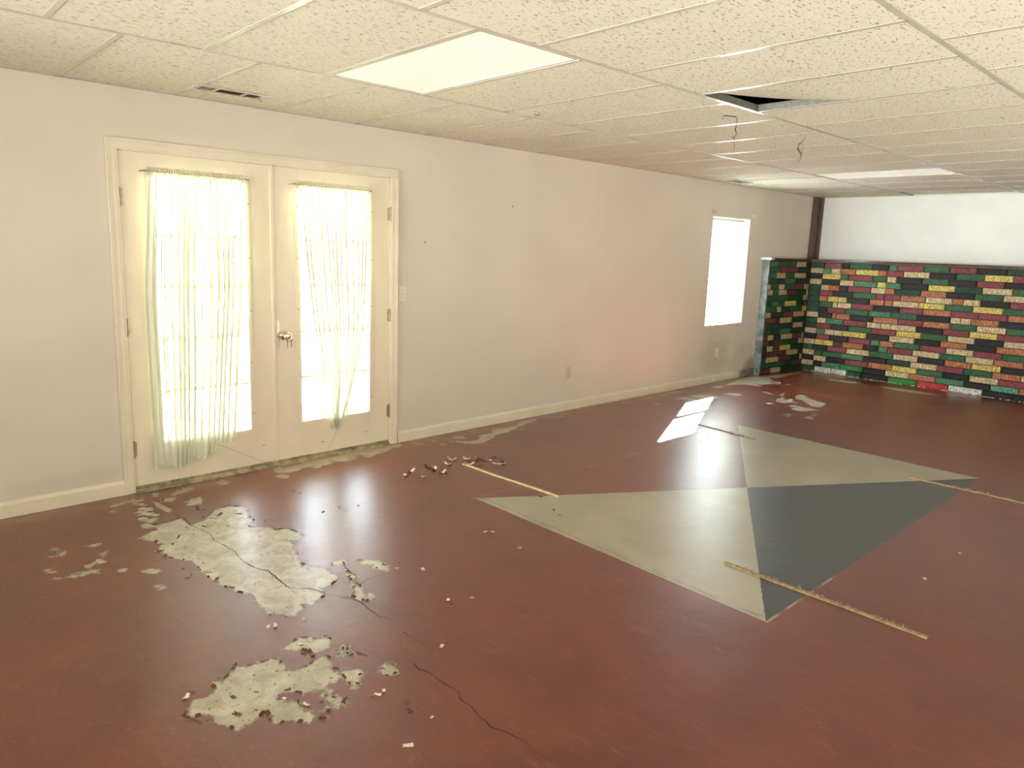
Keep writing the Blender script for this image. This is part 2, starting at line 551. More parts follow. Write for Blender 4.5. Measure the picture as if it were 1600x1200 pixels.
# ------------------------------------------------------------------ room shell
YB, YF, XR, ZT = -4.0, 8.5, 6.4, 2.75
DY0, DY1, DZ = -.622, 1.258, 2.052          # door opening
WY0, WY1, WZ0, WZ1 = 5.70, 6.565, .70, 2.0  # window opening
TH = .16

m = MB()
m.box((-TH, YB, -.1), (0, DY0, ZT)).box((-TH, DY1, -.1), (0, WY0, ZT)).box((-TH, WY1, -.1), (0, YF + .15, ZT))
m.box((-TH, DY0, DZ), (0, DY1, ZT)).box((-TH, WY0, -.1), (0, WY1, WZ0)).box((-TH, WY0, WZ1), (0, WY1, ZT)).box((-TH, DY0, -.1), (0, DY1, 0))
struct('wall_left', m, M['wall'])
struct('wall_right', MB().box((XR, YB, -.1), (XR + .15, YF + .15, ZT)), M['wall'])
struct('wall_back', MB().box((-TH, YB - .15, -.1), (XR + .15, YB, ZT)), M['wall'])
struct('wall_far', MB().box((-.001, YF, -.1), (XR, YF + .15, ZT)), M['wall_white'])

# floor: fine grid that carries the outline of the peeled paint as an attribute
POLYS = [[(0.733,-0.797),(0.687,-0.737),(0.681,-0.69),(0.616,-0.683),(0.579,-0.661),(0.602,-0.608),(0.571,-0.528),(0.711,-0.528),(0.7,-0.448),(0.569,-0.342),(0.559,-0.262),(0.593,-0.204),(0.682,-0.182),(0.779,-0.235),(0.846,-0.223),(0.919,-0.296),(0.979,-0.242),(1.016,-0.196),(1.058,-0.198),(1.062,-0.148),(1.124,-0.125),(1.21,-0.113),(1.261,-0.156),(1.237,-0.207),(1.32,-0.225),(1.424,-0.25),(1.516,-0.281),(1.59,-0.261),(1.641,-0.214),(1.702,-0.224),(1.729,-0.215),(1.762,-0.207),(1.791,-0.245),(1.818,-0.291),(1.818,-0.337),(1.852,-0.356),(1.891,-0.352),(1.898,-0.395),(1.923,-0.428),(1.897,-0.467),(1.928,-0.478),(1.95,-0.517),(1.975,-0.539),(1.938,-0.565),(1.858,-0.624),(1.687,-0.596),(1.612,-0.641),(1.495,-0.672),(1.375,-0.685),(1.172,-0.682),(1.097,-0.737),(1.047,-0.761),(0.919,-0.761),(0.881,-0.724)],[(2.334,-1.121),(2.311,-1.096),(2.279,-1.079),(2.269,-1.056),(2.276,-1.005),(2.251,-0.983),(2.222,-0.985),(2.213,-0.969),(2.225,-0.948),(2.187,-0.902),(2.17,-0.864),(2.191,-0.845),(2.195,-0.81),(2.199,-0.756),(2.216,-0.735),(2.256,-0.735),(2.302,-0.752),(2.327,-0.722),(2.335,-0.688),(2.312,-0.632),(2.311,-0.581),(2.342,-0.583),(2.39,-0.605),(2.428,-0.589),(2.486,-0.634),(2.475,-0.664),(2.496,-0.683),(2.481,-0.722),(2.47,-0.762),(2.442,-0.78),(2.415,-0.829),(2.434,-0.847),(2.465,-0.831),(2.484,-0.814),(2.491,-0.795),(2.519,-0.807),(2.542,-0.799),(2.578,-0.796),(2.594,-0.787),(2.631,-0.809),(2.623,-0.832),(2.584,-0.851),(2.564,-0.875),(2.573,-0.896),(2.545,-0.912),(2.511,-0.905),(2.474,-0.9),(2.501,-0.945),(2.504,-0.979),(2.51,-1.017),(2.464,-1.026),(2.433,-1.045),(2.391,-1.049),(2.364,-1.066),(2.357,-1.103)],[(2.164,-0.695),(2.157,-0.657),(2.122,-0.604),(2.159,-0.566),(2.196,-0.549),(2.181,-0.525),(2.197,-0.512),(2.232,-0.518),(2.275,-0.548),(2.277,-0.578),(2.259,-0.619),(2.21,-0.639),(2.198,-0.667)],[(2.455,-0.597),(2.461,-0.56),(2.479,-0.533),(2.495,-0.543),(2.502,-0.57),(2.532,-0.578),(2.56,-0.6),(2.54,-0.608),(2.495,-0.601)],[(2.627,-0.785),(2.609,-0.759),(2.607,-0.717),(2.587,-0.669),(2.63,-0.694),(2.626,-0.729),(2.638,-0.762)],[(2.539,-0.721),(2.526,-0.69),(2.548,-0.675),(2.563,-0.688),(2.556,-0.712)],[(2.53,-0.487),(2.507,-0.444),(2.508,-0.425),(2.551,-0.427),(2.572,-0.437),(2.575,-0.47),(2.554,-0.483)],[(2.311,-0.516),(2.298,-0.495),(2.314,-0.483),(2.329,-0.495),(2.319,-0.507)],[(2.341,-0.507),(2.358,-0.499),(2.376,-0.509),(2.36,-0.516)],[(2.344,-0.548),(2.327,-0.53),(2.336,-0.525),(2.353,-0.543)],[(1.617,-0.173),(1.607,-0.14),(1.617,-0.101),(1.638,-0.111),(1.663,-0.133),(1.641,-0.17)],[(1.659,-0.058),(1.719,0.009),(1.772,0.021),(1.818,0.025),(1.849,-0.006),(1.797,-0.019),(1.788,-0.03),(1.737,-0.032),(1.703,-0.056)],[(1.722,-0.148),(1.772,-0.154),(1.817,-0.148),(1.827,-0.176),(1.816,-0.19)],[(1.849,-0.189),(1.895,-0.18),(1.926,-0.204),(1.967,-0.213),(1.994,-0.188),(2.029,-0.197),(2.042,-0.224),(2.041,-0.246),(2.023,-0.248),(2.001,-0.26),(1.961,-0.266),(1.954,-0.244)],[(0.214,-0.517),(0.215,-0.46),(0.277,-0.492),(0.256,-0.519)],[(0.383,-0.436),(0.33,-0.394),(0.311,-0.334),(0.364,-0.336),(0.419,-0.403)],[(0.24,-0.568),(0.348,-0.549),(0.425,-0.54),(0.442,-0.557),(0.374,-0.568),(0.296,-0.577)],[(0.294,-0.672),(0.289,-0.651),(0.325,-0.618),(0.356,-0.63),(0.33,-0.658)],[(0.347,-0.705),(0.331,-0.674),(0.376,-0.655),(0.412,-0.634),(0.433,-0.656),(0.386,-0.68),(0.401,-0.71),(0.363,-0.667)],[(0.459,-0.721),(0.435,-0.699),(0.487,-0.672),(0.503,-0.64),(0.526,-0.671),(0.556,-0.68),(0.515,-0.696)],[(0.553,-0.73),(0.542,-0.709),(0.573,-0.693),(0.61,-0.691),(0.621,-0.723),(0.594,-0.735)],[(0.431,-0.634),(0.451,-0.622),(0.465,-0.629),(0.453,-0.638)],[(0.186,-0.665),(0.218,-0.636),(0.253,-0.619),(0.251,-0.635)],[(1.142,-0.899),(1.135,-0.866),(1.18,-0.844),(1.189,-0.86),(1.179,-0.884)],[(1.336,-0.899),(1.336,-0.875),(1.371,-0.871),(1.373,-0.891)],[(0.16,-0.784),(0.133,-0.755),(0.131,-0.709),(0.17,-0.739)],[(0.254,-0.808),(0.241,-0.795),(0.262,-0.791)],[(0.137,-0.685),(0.122,-0.654),(0.145,-0.664)],[(0.154,-0.64),(0.143,-0.61),(0.173,-0.622)],[(0.121,-0.536),(0.138,-0.53),(0.147,-0.537)],[(0.681,-1.021),(0.676,-0.996),(0.686,-0.973),(0.709,-0.993)],[(0.824,-1.001),(0.803,-0.972),(0.825,-0.977),(0.834,-0.996)],[(0.846,-0.996),(0.846,-0.985),(0.859,-0.991)],[(0.912,-1.043),(0.891,-1.02),(0.919,-1.006),(0.923,-1.023)],[(0.914,-1.082),(0.923,-1.061),(0.952,-1.076)],[(0.999,-1.099),(0.983,-1.078),(1.004,-1.052),(1.029,-1.061),(1.021,-1.087)],[(0.968,-1.127),(0.986,-1.109),(1.016,-1.106),(1.006,-1.123)],[(1.002,-1.173),(0.984,-1.153),(1.006,-1.143),(1.014,-1.164)],[(1.072,-0.988),(1.07,-0.969),(1.069,-0.95),(1.086,-0.963)],[(1.143,-0.898),(1.137,-0.875),(1.17,-0.874),(1.172,-0.842),(1.191,-0.859),(1.183,-0.883)],[(0.692,-1.145),(0.676,-1.132),(0.706,-1.127),(0.719,-1.14)],[(0.614,-1.169),(0.625,-1.145),(0.635,-1.149)],[(0.703,-1.191),(0.713,-1.175),(0.721,-1.179)],[(0.86,-1.237),(0.855,-1.222),(0.869,-1.227)],[(0.887,-1.233),(0.899,-1.223),(0.894,-1.21),(0.91,-1.215)],[(0.978,-1.231),(0.985,-1.215),(0.989,-1.221)],[(0.123,-0.683),(0.122,-0.659),(0.162,-0.646),(0.156,-0.673)],[(0.353,-0.417),(0.306,-0.37),(0.367,-0.34),(0.414,-0.377),(0.406,-0.425)],[(0.218,-0.509),(0.215,-0.463),(0.255,-0.46),(0.273,-0.502)],[(0.067,-0.528),(0.102,-0.508),(0.121,-0.519)],[(0.111,-0.365),(0.07,-0.308),(0.146,-0.308),(0.149,-0.341)],[(0.102,-0.153),(0.078,-0.098),(0.139,-0.076),(0.169,-0.111),(0.149,-0.149)],[(0.041,0.259),(0.039,0.324),(0.049,0.438),(0.012,0.567),(0.014,0.679),(0.003,0.816),(-0.02,0.966),(0.01,1.105),(0.011,1.233),(0.035,1.325),(0.105,1.302),(0.11,1.2),(0.165,1.114),(0.165,1.036),(0.222,0.923),(0.1,0.908),(0.199,0.818),(0.206,0.742),(0.154,0.686),(0.113,0.666),(0.195,0.635),(0.184,0.571),(0.219,0.498),(0.14,0.459),(0.194,0.365),(0.183,0.319),(0.165,0.264),(0.113,0.238)],[(0.217,0.207),(0.197,0.261),(0.245,0.275),(0.289,0.242),(0.268,0.214)],[(0.172,-0.443),(0.114,-0.387),(0.13,-0.34),(0.172,-0.365)],[(0.218,1.723),(0.244,1.759),(0.282,1.771),(0.313,1.829),(0.307,1.898),(0.298,1.938),(0.222,1.993),(0.2,2.045),(0.223,2.104),(0.223,2.15),(0.141,2.189),(0.099,2.308),(0.179,2.33),(0.148,2.407),(0.153,2.476),(0.064,2.636),(0.057,2.825),(0.152,2.761),(0.152,2.664),(0.181,2.547),(0.22,2.448),(0.245,2.364),(0.295,2.234),(0.275,2.149),(0.35,2.036),(0.416,1.869),(0.39,1.784),(0.337,1.736),(0.27,1.718)],[(0.168,1.758),(0.117,1.82),(0.149,1.837),(0.139,1.878),(0.192,1.844),(0.231,1.845),(0.185,1.808)],[(0.056,1.424),(0.091,1.423),(0.14,1.465),(0.14,1.426)],[(0.104,1.592),(0.135,1.609),(0.156,1.577)],[(0.222,1.678),(0.23,1.698),(0.243,1.677)],[(0.231,1.565),(0.257,1.616),(0.261,1.582)],[(0.247,2.397),(0.271,2.46),(0.311,2.469)],[(0.138,3.03),(0.155,3.103),(0.19,3.064)],[(0.103,4.7),(0.115,4.833),(0.2,4.787),(0.155,4.701)],[(0.293,4.324),(0.363,4.367),(0.38,4.308)],[(0.076,4.445),(0.072,4.577),(0.149,4.553),(0.149,4.489)],[(0.072,4.916),(0.108,5.12),(0.161,5.099),(0.141,4.95)],[(0.295,4.723),(0.319,4.898),(0.41,4.894),(0.535,4.853),(0.511,4.774),(0.397,4.74)],[(0.32,4.994),(0.338,5.167),(0.436,5.215),(0.506,5.243),(0.576,5.187),(0.575,5.066),(0.509,4.994)],[(0.175,5.643),(0.14,5.812),(0.248,5.81),(0.258,5.704)],[(0.479,5.426),(0.492,5.545),(0.581,5.608),(0.668,5.541),(0.632,5.43),(0.553,5.439)],[(0.217,5.931),(0.139,6.159),(0.153,6.302),(0.09,6.389),(0.085,6.699),(0.114,6.878),(0.236,6.936),(0.383,6.781),(0.472,6.553),(0.462,6.396),(0.363,6.385),(0.53,6.239),(0.478,6.216),(0.332,6.198),(0.275,6.11)],[(0.436,6.677),(0.488,6.757),(0.546,6.666),(0.542,6.543),(0.485,6.632)],[(0.616,6.68),(0.645,6.7),(0.663,6.635)],[(0.483,6.485),(0.462,6.702),(0.521,6.692),(0.571,6.57),(0.512,6.579)],[(0.612,6.662),(0.64,6.726),(0.658,6.634)],[(0.665,5.929),(0.717,5.99),(0.826,5.915),(0.796,5.854)],[(1.01,5.364),(1.037,5.441),(1.091,5.41),(1.063,5.334)],[(0.982,5.664),(0.971,5.844),(1.016,5.831),(0.999,5.767),(1.071,5.718),(1.061,5.859),(1.138,5.778),(1.137,5.7),(1.218,5.707),(1.232,5.618),(1.158,5.618),(1.135,5.511),(1.054,5.54)],[(1.028,6.051),(1.029,6.176),(1.132,6.141),(1.119,6.064),(1.219,6.013),(1.316,5.963),(1.418,5.927),(1.47,5.714),(1.451,5.616),(1.38,5.654),(1.284,5.766),(1.172,5.867),(1.1,5.877)],[(1.229,5.433),(1.242,5.559),(1.334,5.517),(1.428,5.548),(1.497,5.512),(1.55,5.489),(1.499,5.448),(1.468,5.305),(1.388,5.288),(1.328,5.301),(1.301,5.433)],[(1.388,4.996),(1.409,5.059),(1.453,5.059),(1.441,5.011)],[(1.442,4.938),(1.455,4.982),(1.488,4.967)],[(1.585,5.032),(1.585,5.124),(1.649,5.094),(1.663,5.025)],[(1.526,5.291),(1.54,5.356),(1.589,5.382)],[(1.577,5.206),(1.592,5.278),(1.63,5.231)],[(1.025,5.066),(1.019,5.113),(1.046,5.097),(1.056,5.043)],[(0.874,5.92),(0.907,5.994),(0.919,5.929)],[(1.452,6.203),(1.491,6.244),(1.506,6.205)],[(0.711,7.565),(1.082,7.65),(1.114,7.466),(0.845,7.444)],[(1.339,7.583),(1.821,7.667),(2.046,7.603),(1.878,7.483),(1.599,7.472)],[(0.195,6.846),(0.221,7.229),(0.259,7.837),(0.324,7.66),(0.34,6.989)]]
CRACKS = [[(0.513,-0.541),(0.567,-0.521),(0.711,-0.528),(0.819,-0.503),(0.922,-0.493),(1.002,-0.508),(1.088,-0.49),(1.19,-0.479),(1.312,-0.494),(1.392,-0.484),(1.468,-0.467),(1.488,-0.441),(1.56,-0.445),(1.637,-0.446),(1.729,-0.442)],[(1.439,-0.476),(1.491,-0.445),(1.553,-0.443),(1.654,-0.447),(1.727,-0.443),(1.754,-0.417),(1.777,-0.38),(1.837,-0.352),(1.883,-0.348),(1.908,-0.317),(1.948,-0.304),(1.967,-0.28),(2.013,-0.267),(2.067,-0.265),(2.13,-0.269),(2.187,-0.266),(2.244,-0.248),(2.28,-0.242),(2.317,-0.253)],[(1.818,-0.337),(1.818,-0.291),(1.791,-0.245),(1.762,-0.207)],[(1.644,-0.122),(1.701,-0.139),(1.772,-0.154),(1.817,-0.148),(1.846,-0.193),(1.895,-0.18),(1.872,-0.128),(1.877,-0.064),(1.883,-0.006)],[(2.36,-0.262),(2.405,-0.259),(2.478,-0.252),(2.512,-0.251)],[(2.565,-0.356),(2.61,-0.365),(2.653,-0.348),(2.716,-0.348),(2.765,-0.346),(2.814,-0.336),(2.846,-0.359),(2.905,-0.357),(2.956,-0.369),(3.033,-0.374),(3.076,-0.35),(3.109,-0.35),(3.143,-0.335),(3.187,-0.347),(3.229,-0.334),(3.262,-0.337)],[(1.894,-0.47),(1.928,-0.478),(1.95,-0.517),(1.983,-0.543)]]


def make_floor():
    xs = np.concatenate([np.arange(0, 2.5, .0115), np.arange(2.5, 3.2, .05), np.linspace(3.2, XR, 20)])
    ys = np.concatenate([[YB, -2.5], np.arange(-1.4, 2.0, .0115), np.arange(2.0, 4.0, .04), np.arange(4.0, 8.2, .014), [8.5]])
    gx, gy = np.meshgrid(xs, ys, indexing='xy')
    X = gx.ravel(); Y = gy.ravel()
    sdf = np.full(X.shape, .5, np.float32)
    for poly in POLYS:
        P = np.array(poly)
        if len(P) < 3: continue
        lo = P.min(0) - .1; hi = P.max(0) + .1
        idx = np.nonzero((X > lo[0]) & (X < hi[0]) & (Y > lo[1]) & (Y < hi[1]))[0]
        if len(idx) == 0: continue
        px = X[idx]; py = Y[idx]
        d2 = np.full(px.shape, 9.0); ins = np.zeros(px.shape, bool)
        for i in range(len(P)):
            ax, ay = P[i]; bx, by = P[(i + 1) % len(P)]
            ex, ey = bx - ax, by - ay
            L = ex * ex + ey * ey + 1e-12
            t = np.clip(((px - ax) * ex + (py - ay) * ey) / L, 0, 1)
            d2 = np.minimum(d2, (px - ax - t * ex) ** 2 + (py - ay - t * ey) ** 2)
            c = ((ay > py) != (by > py))
            if abs(ey) > 1e-9:
                ins ^= c & (px < ex * (py - ay) / ey + ax)
        d = np.sqrt(d2) * np.where(ins, -1, 1)
        size = (hi - lo - .2).min()
        d -= .004 if size > .12 else (.012 if P[:, 1].mean() < 3 else .008)
        sdf[idx] = np.minimum(sdf[idx], d)
    nx, ny = len(xs), len(ys)
    me = bpy.data.meshes.new('floor')
    co = np.stack([X, Y, np.zeros_like(X)], 1)
    i = np.arange(nx - 1)[None, :] + np.arange(ny - 1)[:, None] * nx
    q = np.stack([i, i + 1, i + 1 + nx, i + nx], -1).reshape(-1, 4)
    me.vertices.add(len(co)); me.vertices.foreach_set('co', co.ravel())
    me.loops.add(q.size); me.loops.foreach_set('vertex_index', q.ravel())
    me.polygons.add(len(q)); me.polygons.foreach_set('loop_start', np.arange(0, q.size, 4))
    me.update(calc_edges=True)
    a = me.attributes.new('peel', 'FLOAT', 'POINT')
    a.data.foreach_set('value', sdf)
    me.materials.append(M['floor'])
    o = bpy.data.objects.new('floor', me)
    COL.objects.link(o)
    o['kind'] = 'structure'; o['wloc'] = (0, 0, 0)
    return o


floor = make_floor()

# cracks in the slab, each its own ribbon following the line seen in the photograph
for ci, pts in enumerate(CRACKS):
    P = [Vector((x, y, 0)) for x, y in pts]
    fine = []
    for a, b in zip(P[:-1], P[1:]):
        n = max(1, int((b - a).length / .012))
        for k in range(n):
            q = a.lerp(b, k / n)
            w = noise.noise_vector(q * 45 + Vector((ci * 3, 0, 0))) * .006
            fine.append(Vector((q.x + w.x, q.y + w.y, 0)))
    fine.append(P[-1])
    m = MB()
    L = len(fine)
    vs = []
    for k, q in enumerate(fine):
        d = (fine[min(k + 1, L - 1)] - fine[max(k - 1, 0)]).normalized()
        nrm = Vector((-d.y, d.x, 0))
        w = (.0009 + .0016 * max(0, noise.noise(q * 14 + Vector((ci, 5, 0))) + .25)) * min(1, (L - k) / 12) * (1.25 if ci in (0, 5) else 1)
        vs += [(q + nrm * w + Vector((0, 0, .0007)))[:], (q - nrm * w + Vector((0, 0, .0007)))[:]]
    m.add(vs, [(2 * k, 2 * k + 1, 2 * k + 3, 2 * k + 2) for k in range(L - 1)])
    m.build('floor_crack', M['crack'], floor)

# lifted, curling lips of paint round the peeled patches
m = MB()
rng = random.Random(5)
for pi, poly in enumerate(POLYS[:16]):
    P = [Vector((x, y, 0)) for x, y in poly]
    c = sum(P, Vector()) / len(P)
    for i in range(len(P)):
        a, b = P[i], P[(i + 1) % len(P)]
        if (b - a).length < .01: continue
        n = max(1, int((b - a).length / .03))
        for k in range(n):
            if rng.random() > (.34 if pi < 3 else .5): continue
            p0 = a.lerp(b, (k + rng.uniform(0, .3)) / n); p1 = a.lerp(b, (k + rng.uniform(.6, 1)) / n)
            d = (p1 - p0).normalized(); nr = Vector((-d.y, d.x, 0))
            # point the normal inwards by comparing with polygon orientation
            area2 = sum(P[j].x * P[(j + 1) % len(P)].y - P[(j + 1) % len(P)].x * P[j].y for j in range(len(P)))
            if area2 < 0: nr = -nr
            p0 = p0 - nr * .004; p1 = p1 - nr * .004
            lift = rng.uniform(.002, .009); wd = rng.uniform(.004, .013)
            mid = (p0 + p1) / 2
            vs = [p0 - nr * .003, p1 - nr * .003, p0 + nr * wd * .6 + Vector((0, 0, lift * .5)), p1 + nr * wd * .5 + Vector((0, 0, lift * .6)),
                  p0.lerp(mid, .4) + nr * wd + Vector((0, 0, lift)), p1.lerp(mid, .3) + nr * wd * .9 + Vector((0, 0, lift))]
            vs = [v + Vector((0, 0, .0006)) for v in vs]
            m.add([v[:] for v in vs], [(0, 1, 3, 2), (2, 3, 5, 4)], 0)
            m.add([(v - Vector((0, 0, .0005)))[:] for v in vs], [(2, 3, 1, 0), (4, 5, 3, 2)], 1)
o = m.build('peeling_paint', [M['chip_red'], M['chip_pale']], floor)
o['kind'] = 'stuff'

# exterior ground seen through the glass
struct('ground_patio', MB().box((-3.4, -4.5, -.25), (-TH - .001, 9.5, -.04)), M['patio'])
struct('ground_lawn', MB().box((-60, -60, -.35), (60, 60, -.20)), M['grass'])
pr = MB().box((-2.3, -4.2, 2.62), (-TH - .001, 4.4, 2.72))  # unseen roof added to keep direct sun out of the doors
for k in range(9):
    pr.box((-2.3, -4.1 + k * 1.05, 2.50), (-TH - .002, -4.05 + k * 1.05, 2.62))
struct('sun_blocker_roof', pr, M['blocker_wood'])

# ------------------------------------------------------------------ ceiling grid
ceiling = struct('ceiling', MB().box((0, YB, ZT - .05), (XR, YF, ZT)), M['void'])
XL = [0.0, 1.18, 2.365, 3.571, 4.777, 5.983, XR]
T = .6047
Y0 = -1.15
STAG = [.45, 0.0, .535, .058, .50, .1]


def bar_mesh(length, along, wide=.024):
    """inverted T: flange below, web above, bulb on top"""
    b = MB()
    hw = wide / 2
    for (w, z0, z1) in ((hw, 0, .0016), (.0015, .0016, .034), (.004, .034, .042)):
        k = 0 if z0 == 0 else 1
        if along == 'y': b.box((-w, 0, z0), (w, length, z1), k)
        else: b.box((0, -w, z0), (length, w, z1), k)
    return b


rl = bar_mesh(YF - YB, 'y').mesh('main_runner', [M['bar'], M['web']])
for x in XL[1:-1]:
    link('main_runner', rl, ceiling, (x, YB, H))
ang = MB().box((0, YB, H), (.022, YF, H + .0016)).box((XR - .022, YB, H), (XR, YF, H + .0016)).box((.022, YF - .022, H), (XR - .022, YF, H + .0016)).box((.022, YB, H), (XR - .022, YB + .022, H + .0016))
ang.build('wall_angle', M['bar'], ceiling)

rt = random.Random(11)
for r in range(len(XL) - 1):
    x0, x1 = XL[r], XL[r + 1]
    W = x1 - x0
    tm = bar_mesh(W - .006, 'x').mesh('cross_tee', [M['bar'], M['web']])
    tb = MB().box((-W / 2 + .003, -T / 2 + .003, 0), (W / 2 - .003, T / 2 - .003, .016), bev=.0025)
    tile = tb.mesh('ceiling_tile', M['tile'])
    js = []
    k = -6
    while True:
        y = Y0 + (k + STAG[r]) * T
        if y > YF + T: break
        if YB < y < YF - .01: link('cross_tee', tm, ceiling, (x0 + .003, y, H))
        js.append((k, y)); k += 1
    for (k, y) in js:
        ya, yb = max(y, YB), min(y + T, YF)
        if yb - ya < .05: continue
        if r == 1 and k in (2, 11): continue                     # light fixtures
        if r == 2 and k == 4: continue                           # displaced tile, below
        if yb - ya < T - .01:
            cb = MB().box((x0 + .003, ya + .003, 0), (x1 - .003, yb - .003, .016))
            o = cb.build('ceiling_tile', M['tile'], ceiling, (0, 0, H + .0022))
        else:
            o = link('ceiling_tile', tile, ceiling, (x0 + W / 2, y + T / 2, H + .0022 + rt.uniform(0, .0008)))
            o.rotation_euler.z = math.pi if rt.random() < .5 else 0
        if rt.random() < .25:
            o.rotation_euler.x = rt.uniform(-.003, .003)

# the displaced tile: slid off its runner, its far corner lifted
y4 = Y0 + (4 + STAG[2]) * T
m = MB()
nx_, ny_ = 12, 6
xa, xb = XL[2] + .085, XL[3] - .004
for lay in (0, 1):
    o0 = len(m.v)
    for j in range(ny_ + 1):
        for i in range(nx_ + 1):
            s_, t_ = i / nx_, j / ny_
            z = H + .004 + .016 * lay + .055 * max(0, 1 - s_ / .42) ** 1.4 * t_ ** 1.1
            m.v.append((xa + .03 * t_ * (1 - s_) + (xb - xa) * s_, y4 + .004 + (T - .008) * t_ - .03 * max(0, 1 - s_ / .35) * t_, z))
    for j in range(ny_):
        for i in range(nx_):
            a = o0 + j * (nx_ + 1) + i
            f = (a, a + nx_ + 1, a + nx_ + 2, a + 1)
            m.f.append(f if lay == 0 else f[::-1]); m.mi.append(0)
K = (nx_ + 1) * (ny_ + 1)
edge = [i for i in range(nx_ + 1)] + [j * (nx_ + 1) + nx_ for j in range(1, ny_ + 1)] + [ny_ * (nx_ + 1) + i for i in range(nx_ - 1, -1, -1)] + [j * (nx_ + 1) for j in range(ny_ - 1, 0, -1)]
for a, b in zip(edge, edge[1:] + edge[:1]):
    m.f.append((a, b, b + K, a + K)); m.mi.append(0)
o = m.build('ceiling_tile', M['tile'], ceiling)
o['label'] = 'shifted tile with its corner lifted, leaving a dark gap'

# troffer lights laid in the grid
for k, lab in ((2, 'recessed ceiling light panel with prismatic lens nearest the french doors'), (11, 'recessed ceiling light panel close to the brick wall end')):
    x0, x1 = XL[1], XL[2]
    y = Y0 + k * T
    t = thing('ceiling_light', ((x0 + x1) / 2, y + T / 2, H), lab, 'light', 'recessed ceiling light panels')
    fr = MB()
    e = .030
    fr.box((x0 + .004, y + .004, H + .0020), (x0 + e, y + T - .004, H + .010)).box((x1 - e, y + .004, H + .0020), (x1 - .004, y + T - .004, H + .010))
    fr.box((x0 + e, y + .004, H + .0020), (x1 - e, y + e, H + .010)).box((x0 + e, y + T - e, H + .0020), (x1 - e, y + T - .004, H + .010))
    fr.build('frame', M['bar'], t)
    MB().box((x0 + e - .004, y + e - .004, H + .006), (x1 - e + .004, y + T - e + .004, H + .009)).build('prismatic_lens', M['lens'], t)
    hs = MB()
    hs.box((x0 + .01, y + .01, H + .0105), (x0 + .02, y + T - .01, H + .10)).box((x1 - .02, y + .01, H + .0105), (x1 - .01, y + T - .01, H + .10))
    hs.box((x0 + .02, y + .01, H + .0105), (x1 - .02, y + .02, H + .10)).box((x0 + .02, y + T - .02, H + .0105), (x1 - .02, y + T - .01, H + .10)).box((x0 + .01, y + .01, H + .10), (x1 - .01, y + T - .01, H + .105))
    hs.build('housing', M['bar'], t)

# ceiling registers
for (xa, xb, ya, yb, lab) in ((.305, .455, -.305, .105, 'white ceiling air register above the left french door'), (.16, .31, 5.58, 5.99, 'white ceiling air register beside the window')):
    t = thing('ceiling_vent', ((xa + xb) / 2, (ya + yb) / 2, H), lab, 'vent', 'ceiling air registers')
    z0, z1 = H - .0065, H + .001
    fr = MB()
    a, b = .022, .03
    fr.box((xa, ya, z0), (xa + a, yb, z1), bev=.0015).box((xb - a, ya, z0), (xb, yb, z1), bev=.0015).box((xa + a, ya, z0), (xb - a, ya + b, z1)).box((xa + a, yb - b, z0), (xb - a, yb, z1))
    w3 = (yb - ya - 2 * b)
    s1, s2 = ya + b + w3 * .27, ya + b + w3 * .73
    fr.box((xa + a, s1 - .006, z0), (xb - a, s1 + .006, z1)).box((xa + a, s2 - .006, z0), (xb - a, s2 + .006, z1))
    fr.build('frame', M['bar'], t)
    MB().box((xa + a, ya + b, H + .0012), (xb - a, yb - b, H + .002)).build('backing', M['black'], t)
    lv = MB(); xw = xb - xa - 2 * a
    n = 7
    for i in range(n):
        yy = ya + b + .004 + i * (s1 - ya - b - .012) / n
        lv.box((xa + a, yy, z0 + .002), (xb - a, yy + .003, z1))
    lv.build('louver_bank', M['louver'], t)
    lv = MB()
    for i in range(8):
        xx = xa + a + i * xw / 8
        lv.add([(xx + .001, s1 + .006, z1), (xx + .001, s2 - .006, z1), (xx + xw / 8, s2 - .006, z0 + .001), (xx + xw / 8, s1 + .006, z0 + .001)], [(0, 1, 2, 3)])
    lv.build('louver_bank', M['louver'], t)
    lv = MB()
    for i in range(8):
        yy = s2 + .007 + i * (yb - b - s2 - .008) / 8
        lv.add([(xa + a, yy, z0 + .001), (xb - a, yy, z0 + .001), (xb - a, yy + .008, z1), (xa + a, yy + .008, z1)], [(0, 1, 2, 3)])
    lv.build('louver_bank', M['bar'], t)
    MB().tube([(xb - .06, yb - .045, z0), (xb - .062, yb - .03, z0 - .012), (xb - .075, yb - .015, z0 - .020)], .0022, 5).build('lever', M['black'], t)
    MB().lathe([(0, .004), (.002, .003), (.0022, 0)], ((xa + xb) / 2, ya + .014, z0), (0, 0, -1), 8).build('screw', M['black'], t)

